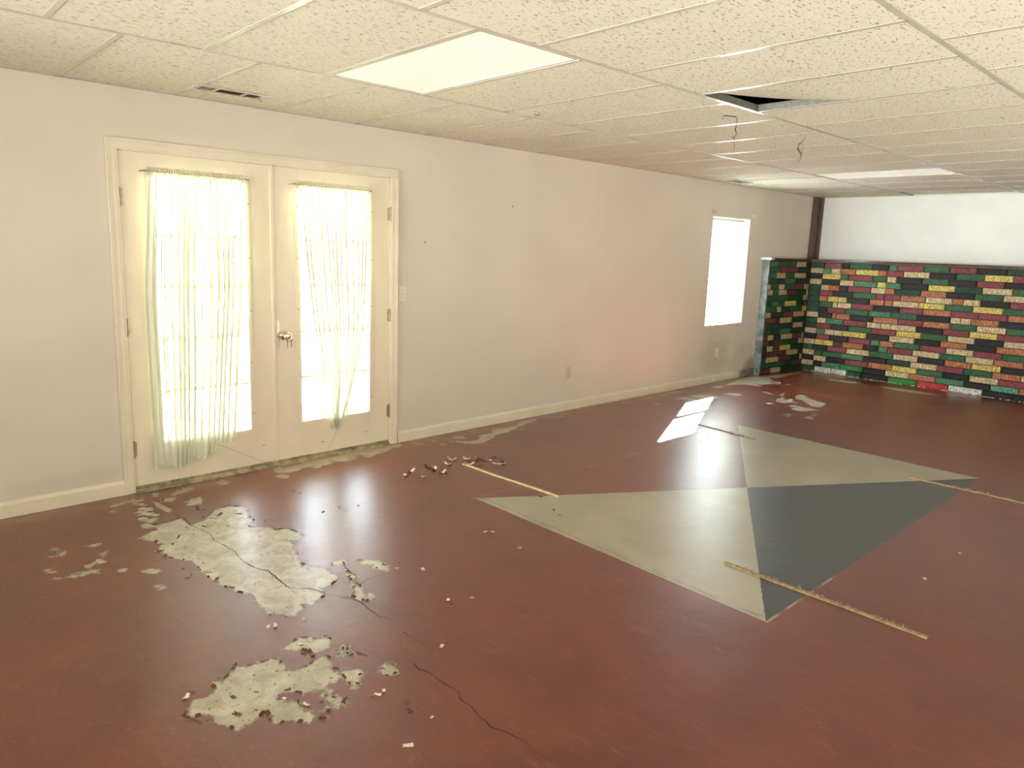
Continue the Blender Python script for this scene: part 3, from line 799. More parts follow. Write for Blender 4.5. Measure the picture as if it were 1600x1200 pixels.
# ------------------------------------------------------------------ far end: block half wall with painted brick veneer
LZ = 1.530     # ledge top
BF = 8.0       # far brick face
LX0, LX1 = .092, .172     # left return face at y=7 and y=8
m = MB()
m.box((LX1 - .03, BF + .022, -.05), (XR, YF, LZ - .022))
far_low = struct('wall_far_lower', m, M['mortar'])
m = MB()
vs = [(0.001, 7.0, -.05), (LX0 - .022, 7.0, -.05), (LX1 - .022, BF + .03, -.05), (.001, BF + .03, -.05)]
vs += [(x, y, LZ - .022) for x, y, _ in vs]
m.add(vs, [(0, 3, 2, 1), (4, 5, 6, 7), (0, 1, 5, 4), (1, 2, 6, 5), (2, 3, 7, 6), (3, 0, 4, 7)])
m.box((.001, BF + .03, -.05), (LX1 - .03, YF, LZ - .022))
left_low = struct('wall_left_lower', m, M['mortar'])
eb = MB()
n = 22
for i in range(n):
    z0, z1 = (LZ - .022) * i / n, (LZ - .022) * (i + 1) / n
    j0, j1 = noise.noise(Vector((0, 0, z0 * 9))) * .004, noise.noise(Vector((0, 0, z1 * 9))) * .004
    eb.add([(.001, 6.972, z0), (LX0 + j0, 6.972, z0), (LX0 + j1, 6.972, z1), (.001, 6.972, z1), (.001, 6.998, z0), (LX0 + j0, 6.998, z0), (LX0 + j1, 6.998, z1), (.001, 6.998, z1)],
           [(0, 1, 2, 3), (1, 5, 6, 2), (7, 6, 5, 4)])
eb.build('end_render', M['block'], left_low)

KEYS = ['M', 'G', 'g', 'B', 'Y', 'C', 'O', 'D', 'W', 'L', 'R', 't', 'b', 'm']
FAR = [[KEYS[i] for i in row] for row in [[7,0,3,1,3,2,0,1,0,3,7],[5,2,5,6,4,6,0,5,3,1,4,0],[3,4,1,0,1,5,3,1,3,0,3],[5,3,5,2,4,2,3,4,7,5,1],[7,5,6,3,0,5,6,7,6,3,1,5],[7,0,3,1,0,0,6,5,6,5,3,0],[7,6,4,4,3,6,6,5,4,1,4,1],[7,1,5,5,0,3,0,6,0,0,6],[7,3,0,1,2,1,3,5,5,6,3],[5,3,6,6,3,6,0,6,1,5,1],[7,5,2,0,5,5,5,3,0,4,0],[7,0,3,1,0,4,1,5,3,5],[5,2,5,5,4,3,5,3,6,3,6],[3,0,3,0,2,6,1,0,5,0,1],[5,4,4,12,6,3,2,0,5,1,5,6],[1,3,0,5,1,5,3,6,4,3],[5,1,1,2,3,7,5,0,1,6,5],[3,5,3,0,6,4,1,3,5,0],[5,3,2,9,3,5,6,2,3,11,6],[7,8,8,7,3,9,10,8,3,3]]]
FARX = [[0.17,0.354,0.583,0.686,0.975,1.168,1.266,1.569,1.855,2.137,2.433],[0.17,0.34,0.447,0.574,0.768,1.053,1.154,1.349,1.645,1.928,2.22,2.504],[0.17,0.339,0.582,0.686,0.992,1.162,1.276,1.569,1.862,2.149,2.427],[0.17,0.339,0.578,0.76,1.051,1.163,1.341,1.642,1.933,2.216,2.511],[0.17,0.334,0.442,0.578,0.694,0.981,1.164,1.27,1.569,1.853,2.148,2.434],[0.17,0.324,0.51,0.764,1.056,1.149,1.347,1.635,1.92,2.038,2.215,2.505],[0.17,0.328,0.441,0.581,0.694,0.982,1.162,1.265,1.561,1.851,2.146,2.447],[0.17,0.336,0.513,0.577,0.76,1.042,1.349,1.62,1.928,2.214,2.503],[0.17,0.335,0.448,0.69,0.987,1.259,1.564,1.927,2.042,2.145,2.428],[0.17,0.334,0.521,0.576,0.76,1.051,1.351,1.638,1.936,2.213,2.506],[0.17,0.324,0.447,0.685,0.98,1.153,1.269,1.567,1.866,2.147,2.431],[0.17,0.328,0.524,0.752,1.044,1.346,1.634,1.927,2.209,2.5],[0.17,0.331,0.446,0.575,0.685,0.989,1.271,1.563,1.856,2.139,2.437],[0.17,0.339,0.523,0.768,1.053,1.163,1.337,1.638,1.928,2.218,2.506],[0.17,0.33,0.44,0.574,0.693,0.965,1.152,1.269,1.559,1.864,2.141,2.427],[0.17,0.311,0.504,0.76,1.054,1.343,1.63,1.928,2.213,2.51],[0.17,0.336,0.443,0.692,0.986,1.271,1.554,1.854,2.146,2.433,2.714],[0.17,0.327,0.507,0.755,1.055,1.345,1.636,1.929,2.208,2.506],[0.17,0.334,0.45,0.704,0.999,1.276,1.557,1.854,2.164,2.433,2.715],[0.17,0.36,0.589,0.793,0.983,1.316,1.654,2.003,2.358,2.669]]
LEFT = [[KEYS[i] for i in row] for row in [[2,1,5,7],[1,0,0,7],[1,5,1,5,7],[1,7,2,7,7],[5,1,5,1,0,5],[5,1,5,13,7,4],[1,1,7,7,5],[7,2,1,4,7,0],[2,1,5,7,1,4],[5,7,0,5,13],[0,7,5,7,7],[1,7,7,5,7],[1,7,2,7,7],[0,5,7,5,0,5],[13,7,13,1,7,5],[7,5,13,4,7,7],[7,13,13,5,7],[1,5,13,7,5],[1,1,7,1,13,7],[13,5,7,7]]]
LEFTX = [[6.873,7.051,7.582,7.864],[6.873,7.127,7.375,7.647],[6.872,7.051,7.296,7.559,7.881],[6.872,7.081,7.295,7.583,7.848],[6.814,6.917,7.15,7.297,7.583,7.865],[6.829,6.991,7.157,7.375,7.632,7.942],[6.856,7.142,7.405,7.632,7.864],[6.857,7.005,7.157,7.343,7.673,7.916],[6.842,6.931,7.156,7.264,7.534,7.865],[6.841,6.99,7.342,7.632,7.932],[6.859,7.143,7.266,7.592,7.85],[6.843,6.992,7.36,7.642,7.934],[6.857,7.02,7.281,7.583,7.883],[6.856,6.974,7.126,7.328,7.649,7.933],[6.857,7.004,7.141,7.311,7.566,7.849],[6.841,6.974,7.14,7.326,7.631,7.865],[6.855,6.989,7.263,7.533,7.864],[6.853,6.972,7.326,7.631,7.931],[6.868,7.123,7.483,7.745,7.88,8.017],[6.823,7.131,7.403,7.695]]
PIT = 1.492 / 20


def brick_mesh(w, h, mat_, seed):
    """front faces -Y; rounded, slightly uneven front"""
    rg = random.Random(seed)
    d = .024
    bv = .0055
    vs = [(0, d, 0), (w, d, 0), (w, d, h), (0, d, h), (0, .006, 0), (w, .006, 0), (w, .006, h), (0, .006, h)]
    nx = 4
    fr = []
    for j, z in ((0, bv), (1, h - bv)):
        for i in range(nx + 1):
            x = bv + (w - 2 * bv) * i / nx
            fr.append((x, rg.uniform(-.0022, .0012), z + rg.uniform(-.0018, .0018)))
    vs += fr
    f = [(0, 4, 7, 3), (1, 2, 6, 5), (0, 1, 5, 4), (3, 7, 6, 2)]
    o = 8
    for i in range(nx): f.append((o + i, o + i + 1, o + nx + 2 + i, o + nx + 1 + i))
    f.append((4, 5) + tuple(o + i for i in range(nx, -1, -1)))
    f.append((6, 7) + tuple(o + nx + 1 + i for i in range(nx + 1)))
    f.append((7, 4, o, o + nx + 1)); f.append((5, 6, o + 2 * nx + 1, o + nx))
    b = MB(); b.add(vs, f)
    return b.mesh('brick', mat_)


CACHE = {}


def get_brick(w, code, seed):
    k = (round(w, 2), code, seed % 3)
    if k not in CACHE: CACHE[k] = brick_mesh(round(w, 2), PIT - .006, M['brick_' + code], hash(k[0] * 100) % 1000 + seed % 3)
    return CACHE[k], round(w, 2)


rb = random.Random(3)
codes = 'MGBCOYgCMGBO'
for i in range(20):
    z = 1.492 - (i + 1) * PIT + .004
    xs = FARX[i][:]; cs = list(FAR[i])
    while xs[-1] < 3.25:           # the course runs on past the frame
        xs.append(xs[-1] + .29); cs.append(rb.choice(codes))
    for j in range(len(xs) - 1):
        w = xs[j + 1] - xs[j] - .006
        me, rw = get_brick(w, cs[j], i * 7 + j)
        o = link('brick', me, far_low, (xs[j] + .003, BF - .001 + rb.uniform(-.003, .003), z))
        o.scale = (w / rw, 1, 1)
        if cs[j] == 'B': o.location.y -= .004
    FARX[i] = xs
m = MB()
rest = [M['brick_' + c] for c in 'MGBCOY']
for i in range(20):
    z = 1.492 - (i + 1) * PIT + .004
    x = FARX[i][-1]
    while x < XR - .05:
        w = min(.29, XR - .01 - x)
        m.box((x + .003, BF, z), (x + w - .003, BF + .024, z + PIT - .008), rb.randrange(6)); x += .29
o = m.build('brick_courses', rest, far_low)
o['kind'] = 'stuff'

ang_l = math.atan2(LX1 - LX0, 1.0)
for i in range(20):
    z = 1.492 - (i + 1) * PIT + .004
    ys = [min(BF, 7.0 + (y - 6.85) / 1.15) for y in LEFTX[i]]
    ys[0] = 7.0
    ys.append(BF - .004); cs = LEFT[i]
    for j in range(len(ys) - 1):
        w = ys[j + 1] - ys[j] - .005
        if w < .03: continue
        me, rw = get_brick(w, cs[j], i * 5 + j)
        yy = ys[j + 1] - .0025
        # local +X of the brick runs toward -Y here, its front toward +X
        o = link('brick', me, left_low, (LX0 + (LX1 - LX0) * (ys[j] + .0025 - 7.0), ys[j] + .0025, z))
        o.rotation_euler = (0, 0, math.pi / 2 - ang_l)
        o.scale = (w / rw, 1, 1)

# crumbling mortar line at the foot of the bricks
m = MB()
rg = random.Random(4)
x = .2
while x < 3.2:
    w = rg.uniform(.01, .05); h = rg.uniform(.003, .010); dd = rg.uniform(.006, .02)
    m.add([(x, BF, 0), (x + w, BF, 0), (x + w * .8, BF - dd, 0), (x + w * .15, BF - dd * .7, 0), (x + w * .3, BF, h), (x + w * .7, BF - .002, h)],
          [(3, 2, 5, 4), (0, 3, 4), (2, 1, 5), (0, 4, 5, 1)])
    x += w * rg.uniform(.6, 2.2)
o = m.build('mortar_crumbs', M['chip_pale'], far_low)
o['kind'] = 'stuff'

# ledge boards on top of the half wall
m = MB().box((.0, BF - .018, LZ - .022), (XR, YF, LZ), bev=.003)
struct('trim_1', m, M['ledge'])
m = MB()
vs = [(0.0, 6.985, LZ - .022), (LX0 + .02, 6.985, LZ - .022), (LX1 + .012, BF - .019, LZ - .022), (.0, BF - .019, LZ - .022)]
vs += [(x, y, LZ) for x, y, _ in vs]
m.add(vs, [(0, 3, 2, 1), (4, 5, 6, 7), (0, 1, 5, 4), (1, 2, 6, 5), (2, 3, 7, 6), (3, 0, 4, 7)])
struct('trim_2', m, M['ledge'])
struct('trim_3', MB().box((.0, 6.90, LZ - .026), (.150, 6.984, LZ + .006), bev=.003), M['galv'])
struct('trim_4', MB().box((.0, 8.23, LZ), (.02, 8.495, H), bev=.003).box((.02, 8.44, LZ), (.045, 8.495, H)), M['post'])

# ------------------------------------------------------------------ skirting
def skirting(name, y0, y1):
    m = MB()
    pr = [(.001, 0), (.014, .001), (.0145, .074), (.011, .088), (.004, .094), (.001, .094)]
    n = len(pr)
    m.add([(x, y0, z) for x, z in pr] + [(x, y1, z) for x, z in pr], [(i, (i + 1) % n, n + (i + 1) % n, n + i) for i in range(n)] + [tuple(reversed(range(n))), tuple(range(n, 2 * n))])
    struct(name, m, M['trim'])


skirting('baseboard_left', YB, -.668)
skirting('baseboard_left.001', 1.318, 6.965)

# ------------------------------------------------------------------ french doors
door = struct('door_1', MB().box((-TH + .01, DY0 + .001, 0.001), (-.002, DY0 + .016, DZ - .002)).box((-TH + .01, DY1 - .016, 0.001), (-.002, DY1 - .001, DZ - .002)).box((-TH + .01, DY0 + .016, DZ - .014), (-.002, DY1 - .016, DZ - .002)), M['trim'])
door['label'] = 'cream double french doors with fifteen-pane glass in each leaf'


def casing(y0, y1, z0, z1, horiz, inner):
    """stepped casing strip; inner tells which side faces the opening"""
    m = MB()
    if not horiz:
        a, b = (y0, y1)
        if inner < 0: cuts = [(a, a + .012, .011), (a + .012, a + .04, .014), (a + .04, b - .010, .018), (b - .010, b, .021)]
        else: cuts = [(a, a + .010, .021), (a + .010, a + .022, .018), (a + .022, b - .012, .014), (b - .012, b, .011)]
        for (p, q, d) in cuts: m.box((.001, p, z0), (d, q, z1), bev=.0012)
    else:
        for (p, q, d) in [(z0, z0 + .012, .011), (z0 + .012, z0 + .04, .014), (z0 + .04, z1 - .010, .018), (z1 - .010, z1, .021)]:
            m.box((.001, y0, p), (d, y1, q), bev=.0012)
    return m


casing(-.668, -.606, 0.001, 2.042, False, 1).build('casing', M['trim'], door)
casing(1.243, 1.307, 0.001, 2.042, False, -1).build('casing', M['trim'], door)
casing(-.668, 1.307, 2.0425, 2.103, True, 0).build('casing', M['trim'], door)
m = MB().box((-.15, -.605, .001), (.030, 1.242, .012)).box((-.10, -.605, .012), (.014, 1.242, .024)).box((-.06, -.605, .024), (-.004, 1.242, .034), bev=.003)
m.build('threshold', M['sill'], door)


def leaf(y0, y1, gy0, gy1, hinge_y, knob_y=None):
    gz0, gz1 = .283, 1.912
    z0, z1 = .037, 2.036
    xa, xb = -.046, -.004
    m = MB()
    m.box((xa, y0, z0), (xb, gy0, z1), bev=.0015).box((xa, gy1, z0), (xb, y1, z1), bev=.0015).box((xa, gy0, z0), (xb, gy1, gz0)).box((xa, gy0, gz1), (xb, gy1, z1))
    lf = m.build('door_leaf', M['door'], door)
    # raised lite frame
    m = MB()
    e = .026
    for (w, d) in ((e, .0055), (e * .55, .0095)):
        m.box((xb - .001, gy0 - w, gz0 - w), (xb + d, gy0 + .006, gz1 + w)).box((xb - .001, gy1 - .006, gz0 - w), (xb + d, gy1 + w, gz1 + w))
        m.box((xb - .001, gy0 + .006, gz0 - w), (xb + d, gy1 - .006, gz0 + .006)).box((xb - .001, gy0 + .006, gz1 - .006), (xb + d, gy1 - .006, gz1 + w))
    m.build('glazing_frame', M['door'], lf)
    for yy in (gy0 - .013, gy1 + .013):
        for k in range(5):
            m = MB(); m.lathe([(0, .004), (.0015, .003), (.0016, 0)], (xb + .0095, yy, gz0 + .12 + k * .345), (1, 0, 0), 8)
            m.build('screw', M['black'], lf)
    cols = [gy0 + (gy1 - gy0) * i / 3 for i in range(4)]
    rows = [gz0, .607, .930, 1.254, 1.565, gz1]
    for c in cols[1:3]:
        MB().box((-.034, c - .0105, gz0), (-.012, c + .0105, gz1), bev=.003).build('muntin', M['door'], lf)
    for r_ in rows[1:5]:
        for c0, c1 in zip(cols[:-1], cols[1:]):
            MB().box((-.034, c0 + .0106, r_ - .0105), (-.012, c1 - .0106, r_ + .0105), bev=.003).build('muntin', M['door'], lf)
    for r0, r1 in zip(rows[:-1], rows[1:]):
        for c0, c1 in zip(cols[:-1], cols[1:]):
            MB().box((-.025, c0 + .005, r0 + .005), (-.021, c1 - .005, r1 - .005)).build('glass_pane', M['glass'], lf)
    for hz in (1.775, 1.022, .274):
        m = MB()
        m.tube([(.006, hinge_y, hz - .045), (.006, hinge_y, hz + .045)], .0065, 8)
        m.tube([(.006, hinge_y, hz - .052), (.006, hinge_y, hz - .046)], .008, 8).tube([(.006, hinge_y, hz + .046), (.006, hinge_y, hz + .052)], .008, 8)
        s_ = 1 if hinge_y < 0 else -1
        m.box((-.004, min(hinge_y, hinge_y + s_ * .02), hz - .045), (.0005, max(hinge_y, hinge_y + s_ * .02), hz + .045))
        m.build('hinge', M['brass'], lf)
    return lf


left_leaf = leaf(-.6035, .318, -.430, .140, -.6045)
right_leaf = leaf(.332, 1.2415, .503, 1.068, 1.2425)
MB().box((-.050, .3185, .037), (-.003, .3315, 2.036)).box((-.0035, .300, .037), (.006, .322, 2.036), bev=.002).build('astragal', M['door'], left_leaf)
for (yy, zz) in ((.21, .16), (1.02, .13), (.66, .11)):
    MB().box((-.004, yy, zz), (-.002, yy + .022, zz + .006)).build('scuff', M['string'], left_leaf if yy < .3 else right_leaf)
kb = MB()
kb.lathe([(0, .033), (.004, .033), (.007, .027), (.009, .013), (.028, .011), (.034, .018), (.042, .0265), (.054, .0285), (.063, .0255), (.066, .018), (.0665, .0)], (-.003, .385, .915), (1, 0, 0), 24)
kn = kb.build('door_knob', M['knob'], right_leaf, smooth=True)
MB().box((-.003, .3335, .80), (-.0018, .352, 1.02)).build('latch_plate', M['knob'], right_leaf)

# keys hanging from the lock
for (yy, lab, dz) in ((.378, 'key hanging straight down in the doorknob lock', 0), (.407, 'second small key hanging at the right of the doorknob', .004)):
    t = thing('key', (.058, yy, .86), lab, 'key', 'keys hanging at the doorknob')
    m = MB().lathe([(-.0008, .0), (-.0008, .009), (.0008, .009), (.0008, 0)], (.060, yy, .882 + dz), (1, 0, 0), 12)
    m.build('bow', M['key'], t)
    MB().box((.0592, yy - .0025, .835 + dz), (.0608, yy + .0025, .876 + dz)).box((.0592, yy + .0025, .838 + dz), (.0608, yy + .0045, .843 + dz)).box((.0592, yy + .0025, .848 + dz), (.0608, yy + .004, .853 + dz)).build('blade', M['key'], t)

# ------------------------------------------------------------------ sheer curtains
def lerp_tab(tab, z):
    if z >= tab[0][0]: return tab[0][1]
    for (za, va), (zb, vb) in zip(tab[:-1], tab[1:]):
        if z >= zb: return va + (vb - va) * (za - z) / (za - zb)
    return tab[-1][1]


def curtain(label, tabL, tabR, hem, folds, rod, seed, pinch):
    rg = random.Random(seed)
    t = thing('sheer_curtain', (.03, (tabL[0][1] + tabR[0][1]) / 2, 1.94), label, 'curtain', 'sheer door curtains')
    ns, nt = folds * 10, 90
    ph = [rg.uniform(-.9, .9) for _ in range(folds + 2)]
    am = [rg.uniform(.45, 1.25) for _ in range(folds + 2)]
    m = MB()
    ztop = 1.905
    for j in range(nt + 1):
        tt = j / nt
        for i in range(ns + 1):
            s = i / ns
            zb = hem(s)
            z = ztop + (zb - ztop) * tt
            a = s * folds
            k = int(a); fr = a - k
            amp = am[min(k, folds)] * (1 - fr) + am[min(k + 1, folds + 1)] * fr
            phase = 2 * math.pi * (a + .12 * math.sin(3.1 * tt + k) + .10 * ph[min(k, folds)] * tt)
            yl, yr = lerp_tab(tabL, z), lerp_tab(tabR, z)
            wdt = (yr - yl)
            y = yl + wdt * (s + .018 * math.sin(2 * math.pi * s * 2.3 + seed) * min(1, tt * 3)) + math.sin(phase * 2 + .6) * .22 * wdt / folds * min(1, tt * 4)
            x = .038 + math.sin(phase) * .017 * amp * (.55 + .7 * tt) * pinch(z) + .004 * math.sin(9 * tt + s * 5)
            if j == nt: x += .002 * math.sin(i)
            m.v.append((max(x, .012), y, z))
    for j in range(nt):
        for i in range(ns):
            a = j * (ns + 1) + i
            m.f.append((a, a + 1, a + ns + 2, a + ns + 1)); m.mi.append(0)
    m.build('cloth', M['sheer'], t, smooth=True)
    # shirred heading on the rod
    m = MB()
    nh = folds * 22
    yl, yr = tabL[0][1], tabR[0][1]
    for j in range(7):
        z = 1.955 - .056 * j / 6
        for i in range(nh + 1):
            s = i / nh
            amp = (.0055, .0085, .0085, .006, .0075, .009, .008)[j]
            m.v.append((.026 + amp * math.sin(s * nh * .9 + math.sin(s * 37) * 1.5), yl + (yr - yl) * s + .0015 * math.sin(i * 2.7 + j), z + .004 * math.sin(i * .77 + seed) * (j in (0, 6))))
    for j in range(6):
        for i in range(nh):
            a = j * (nh + 1) + i
            m.f.append((a, a + 1, a + nh + 2, a + nh + 1)); m.mi.append(0)
    m.build('heading', M['sheer_dense'], t, smooth=True)
    y0, y1 = rod
    m = MB().tube([(.001, y0, 1.928), (.020, y0 + .002, 1.930), (.026, y0 + .014, 1.931), (.026, (y0 + y1) / 2, 1.932), (.026, y1 - .014, 1.931), (.020, y1 - .002, 1.930), (.001, y1, 1.928)], .0035, 8)
    m.build('rod', M['brass'], t)
    return t


hemL = lambda s: .135 + .02 * math.sin(s * 17) + .01 * math.sin(s * 41) + max(0, s - .45) * .22
cl = curtain('wide sheer white net curtain hanging loose over the left door glass', [(1.94, -.462), (1.25, -.500), (.5, -.500), (.1, -.49)], [(1.94, .118), (1.25, .105), (.62, .052), (.30, .02), (.1, -.02)],
             hemL, 15, (-.490, .156), 4, lambda z: 1.0)
MB().tube([(.045, -.115, .235), (.052, -.07, .215), (.062, .0, .175), (.072, .08, .13), (.088, .2, .062), (.105, .325, .0035), (.12, .36, .003)], .0014, 5).build('tie_string', M['string'], cl)
hemR = lambda s: .205 + .03 * abs(s - .5) + .006 * math.sin(s * 30)
cr = curtain('sheer net curtain gathered to a point over the right door glass', [(1.94, .478), (1.46, .530), (.92, .598), (.54, .655), (.22, .742)], [(1.94, 1.046), (1.46, 1.037), (.92, 1.008), (.54, .912), (.30, .825), (.22, .79)],
             hemR, 13, (.440, 1.068), 9, lambda z: 1.0 if z > .6 else .35 + .65 * z / .6)
MB().tube([(.034, .755, .28), (.040, .772, .235), (.036, .79, .26)], .003, 6).tube([(.040, .768, .22), (.065, .735, .17), (.105, .67, .11), (.145, .61, .055), (.19, .557, .003)], .0011, 5).build('tie_string', M['string'], cr)

# ------------------------------------------------------------------ window with blind
win = struct('window_1', MB().box((-TH + .002, WY0 + .001, WZ0 + .001), (-.001, WY0 + .010, WZ1 - .001)).box((-TH + .002, WY1 - .010, WZ0 + .001), (-.001, WY1 - .001, WZ1 - .001)).box((-TH + .002, WY0 + .010, WZ1 - .010), (-.001, WY1 - .010, WZ1 - .001)), M['vinyl'])
win['label'] = 'narrow white double-hung window with sunlight behind it'
MB().box((-TH + .002, WY0 + .010, WZ0 + .001), (.004, WY1 - .010, WZ0 + .014), bev=.002).build('window_sill', M['vinyl'], win)


def sash(x0, x1, y0, y1, z0, z1, e):
    m = MB().box((x0, y0, z0), (x1, y0 + e, z1), bev=.002).box((x0, y1 - e, z0), (x1, y1, z1), bev=.002).box((x0, y0 + e, z0), (x1, y1 - e, z0 + e)).box((x0, y0 + e, z1 - e), (x1, y1 - e, z1))
    s_ = m.build('sash', M['vinyl'], win)
    MB().box(((x0 + x1) / 2 - .002, y0 + e - .004, z0 + e - .004), ((x0 + x1) / 2 + .002, y1 - e + .004, z1 - e + .004)).build('glass_pane', M['glass'], s_)


sash(-.152, -.130, WY0 + .011, WY1 - .011, 1.335, WZ1 - .011, .034)
sash(-.128, -.106, WY0 + .011, WY1 - .011, WZ0 + .015, 1.375, .034)

bx, by0, by1 = -.060, WY0 + .022, WY1 - .045
t = thing('window_blind', (bx, (by0 + by1) / 2, 1.98), 'white aluminium mini blind with a broken tilt wand in the window', 'blind')
MB().box((bx - .014, by0, 1.950), (bx + .014, by1, 1.986), bev=.002).build('headrail', M['vinyl'], t)
sl = MB()
hw = .0125
for j in range(5):
    a = -1 + j / 2
    sl.v += [(0, 0, 0)] * 0
for side in (0, 1):
    for j in range(5):
        a = -1 + j / 2
        sl.v.append((a * hw, 0 if side == 0 else by1 - by0 - .006, .0022 * (1 - a * a)))
for j in range(4): sl.f.append((j, j + 1, j + 6, j + 5)); sl.mi.append(0)
slm = sl.mesh('slat', M['slat'], True)
z = 1.938
k = 0
rs = random.Random(2)
while z > .765:
    o = link('slat', slm, t, None)
    o.matrix_parent_inverse = Matrix.Translation(-Vector(t.location))
    o.location = (bx, by0 + .003, z)
    tilt = R(38 if z > 1.10 else 62)
    o.rotation_euler = (rs.uniform(-.003, .003), tilt + rs.uniform(-.05, .05), 0)
    z -= .0205; k += 1
MB().box((bx - .013, by0 + .002, .742), (bx + .013, by1 - .002, .757), bev=.003).build('bottom_rail', M['vinyl'], t)
for yy in (by0 + .12, by1 - .12):
    MB().tube([(bx + .0, yy, 1.95), (bx, yy, .757)], .0009, 4).build('ladder_cord', M['vinyl'], t)
MB().tube([(bx + .022, 6.33, 1.36), (bx + .030, 6.24, 1.10)], .0042, 6).build('tilt_wand', M['plate_grey'], t)
MB().tube([(bx + .020, 5.80, 1.33), (bx + .024, 5.93, 1.16)], .0018, 5).build('broken_slat_end', M['plate_grey'], t)
MB().tube([(bx + .018, 6.44, 1.95), (bx + .020, 6.445, 1.3), (bx + .055, 6.447, .74), (.012, 6.45, .69), (.013, 6.455, .60)], .0011, 5).tube([(.012, 6.455, .60), (.013, 6.458, .575)], [.002, .006], 8).build('lift_cord', M['string'], t)

for (ya, yb, za, zb, lab) in ((5.655, 5.765, 2.022, 2.062, 'small white curtain bracket at the upper left corner of the window'), (6.585, 6.695, 2.012, 2.052, 'small white curtain bracket at the upper right corner of the window')):
    t = thing('curtain_bracket', (.0, (ya + yb) / 2, 2.03), lab, 'bracket', 'curtain brackets above the window')
    MB().box((.001, ya, za), (.006, yb, zb), bev=.001).box((.006, ya, zb - .006), (.030, yb, zb)).build('plate', M['plate'] if ya > 6 else M['plate_grey'], t)
    for q in (.25, .75):
        MB().lathe([(0, .003), (.0015, .002), (.0016, 0)], (.006, ya + (yb - ya) * q, (za + zb) / 2), (1, 0, 0), 8).build('screw', M['slot'], t)

# ------------------------------------------------------------------ electrical
def outlet(y, z, lab, kind='outlet', mt='plate'):
    t = thing('wall_outlet' if kind == 'outlet' else 'light_switch', (0, y, z), lab, kind if kind == 'outlet' else 'switch')
    MB().box((.001, y - .035, z - .058), (.0065, y + .035, z + .058), bev=.0025).build('cover_plate', M[mt], t)
    if kind == 'outlet':
        for dz in (-.020, .020):
            s_ = MB().lathe([(0, .0165), (.002, .0165), (.0025, .015), (.0026, 0)], (.0064, y, z + dz), (1, 0, 0), 16).build('socket', M[mt], t)
            MB().box((.0089, y - .008, z + dz - .002), (.0092, y - .006, z + dz + .007)).box((.0089, y + .006, z + dz - .002), (.0092, y + .008, z + dz + .006)).box((.0089, y - .002, z + dz - .010), (.0092, y + .002, z + dz - .006)).build('slot', M['slot'], s_)
    else:
        MB().box((.0064, y - .005, z - .012), (.0075, y + .005, z + .012)).build('switch_surround', M['plate'], t)
        MB().add([(.0072, y - .0035, z - .008), (.0072, y + .0035, z - .008), (.0072, y + .0035, z + .006), (.0072, y - .0035, z + .006), (.017, y - .0028, z + .006), (.017, y + .0028, z + .006), (.017, y + .0028, z + .010), (.017, y - .0028, z + .010)],
                 [(0, 1, 5, 4), (1, 2, 6, 5), (2, 3, 7, 6), (3, 0, 4, 7), (4, 5, 6, 7)]).build('toggle', M['plate'], t)
        for dz in (-.03, .03):
            MB().lathe([(0, .003), (.001, .0025), (.0011, 0)], (.0064, y, z + dz), (1, 0, 0), 8).build('screw', M['slot'], t)


outlet(1.356, 1.181, 'ivory toggle light switch beside the door casing', 'switch')
outlet(3.313, .375, 'ivory duplex wall outlet low on the long bare wall', 'outlet', 'plate_grey')
outlet(6.02, .368, 'pale wall outlet below the window near the brick wall', 'outlet', 'plate')
for (y, z, lab) in ((1.562, 1.576, 'small dark nail in the wall near the light switch'), (2.49, 1.905, 'small dark nail high on the bare wall under the ceiling')):
    o = MB().tube([(.0, y, z), (.014, y, z + .003)], .002, 6).tube([(.013, y, z + .003), (.0145, y, z + .0032)], .0045, 8).build('nail', M['black'], None, (0, 0, 0))
    tag(o, lab, 'nail', 'nails left in the wall')

# ------------------------------------------------------------------ wires hanging from the ceiling
t = thing('hanging_wire', (2.21, 2.24, H), 'dark wire with hooked top hanging from the ceiling past the lifted tile', 'wire', 'wires hanging from the ceiling')
MB().tube([(2.16, 2.165, H - .022), (2.165, 2.17, H + .0), (2.205, 2.235, H - .002), (2.213, 2.244, H - .010), (2.213, 2.244, H - .05), (2.208, 2.240, H - .075), (2.216, 2.248, H - .10), (2.206, 2.238, H - .125), (2.212, 2.242, H - .16), (2.21, 2.242, H - .20)],
          [.002, .003, .0035, .002, .002, .0035, .002, .0022, .0015, .0018], 6).build('strand', M['black'], t)
MB().tube([(2.207, 2.239, H - .125), (2.195, 2.225, H - .115)], .0015, 5).build('barb', M['black'], t)
t = thing('hanging_wire', (2.25, 3.07, H), 'dark twisted wire with a lump hanging from the ceiling nearer the brick wall', 'wire', 'wires hanging from the ceiling')
MB().tube([(2.252, 3.074, H + .001), (2.250, 3.072, H - .03), (2.240, 3.060, H - .05), (2.226, 3.045, H - .07), (2.222, 3.04, H - .10), (2.236, 3.056, H - .125), (2.242, 3.062, H - .14), (2.236, 3.058, H - .185)],
          [.002, .0025, .002, .005, .006, .004, .003, .0018], 6).build('strand', M['black'], t)
MB().tube([(2.242, 3.062, H - .14), (2.246, 3.068, H - .09), (2.242, 3.062, H - .05)], .0015, 5).build('loop', M['black'], t)
t = tag(MB().tube([(1.345, 1.429, H + .001), (1.345, 1.429, H - .012), (1.335, 1.42, H - .018), (1.325, 1.41, H - .010)], .0022, 6).build('ceiling_hook', M['black'], None, (0, 0, 0)),
        'tiny dark hook in a ceiling tile past the light panel', 'hook')

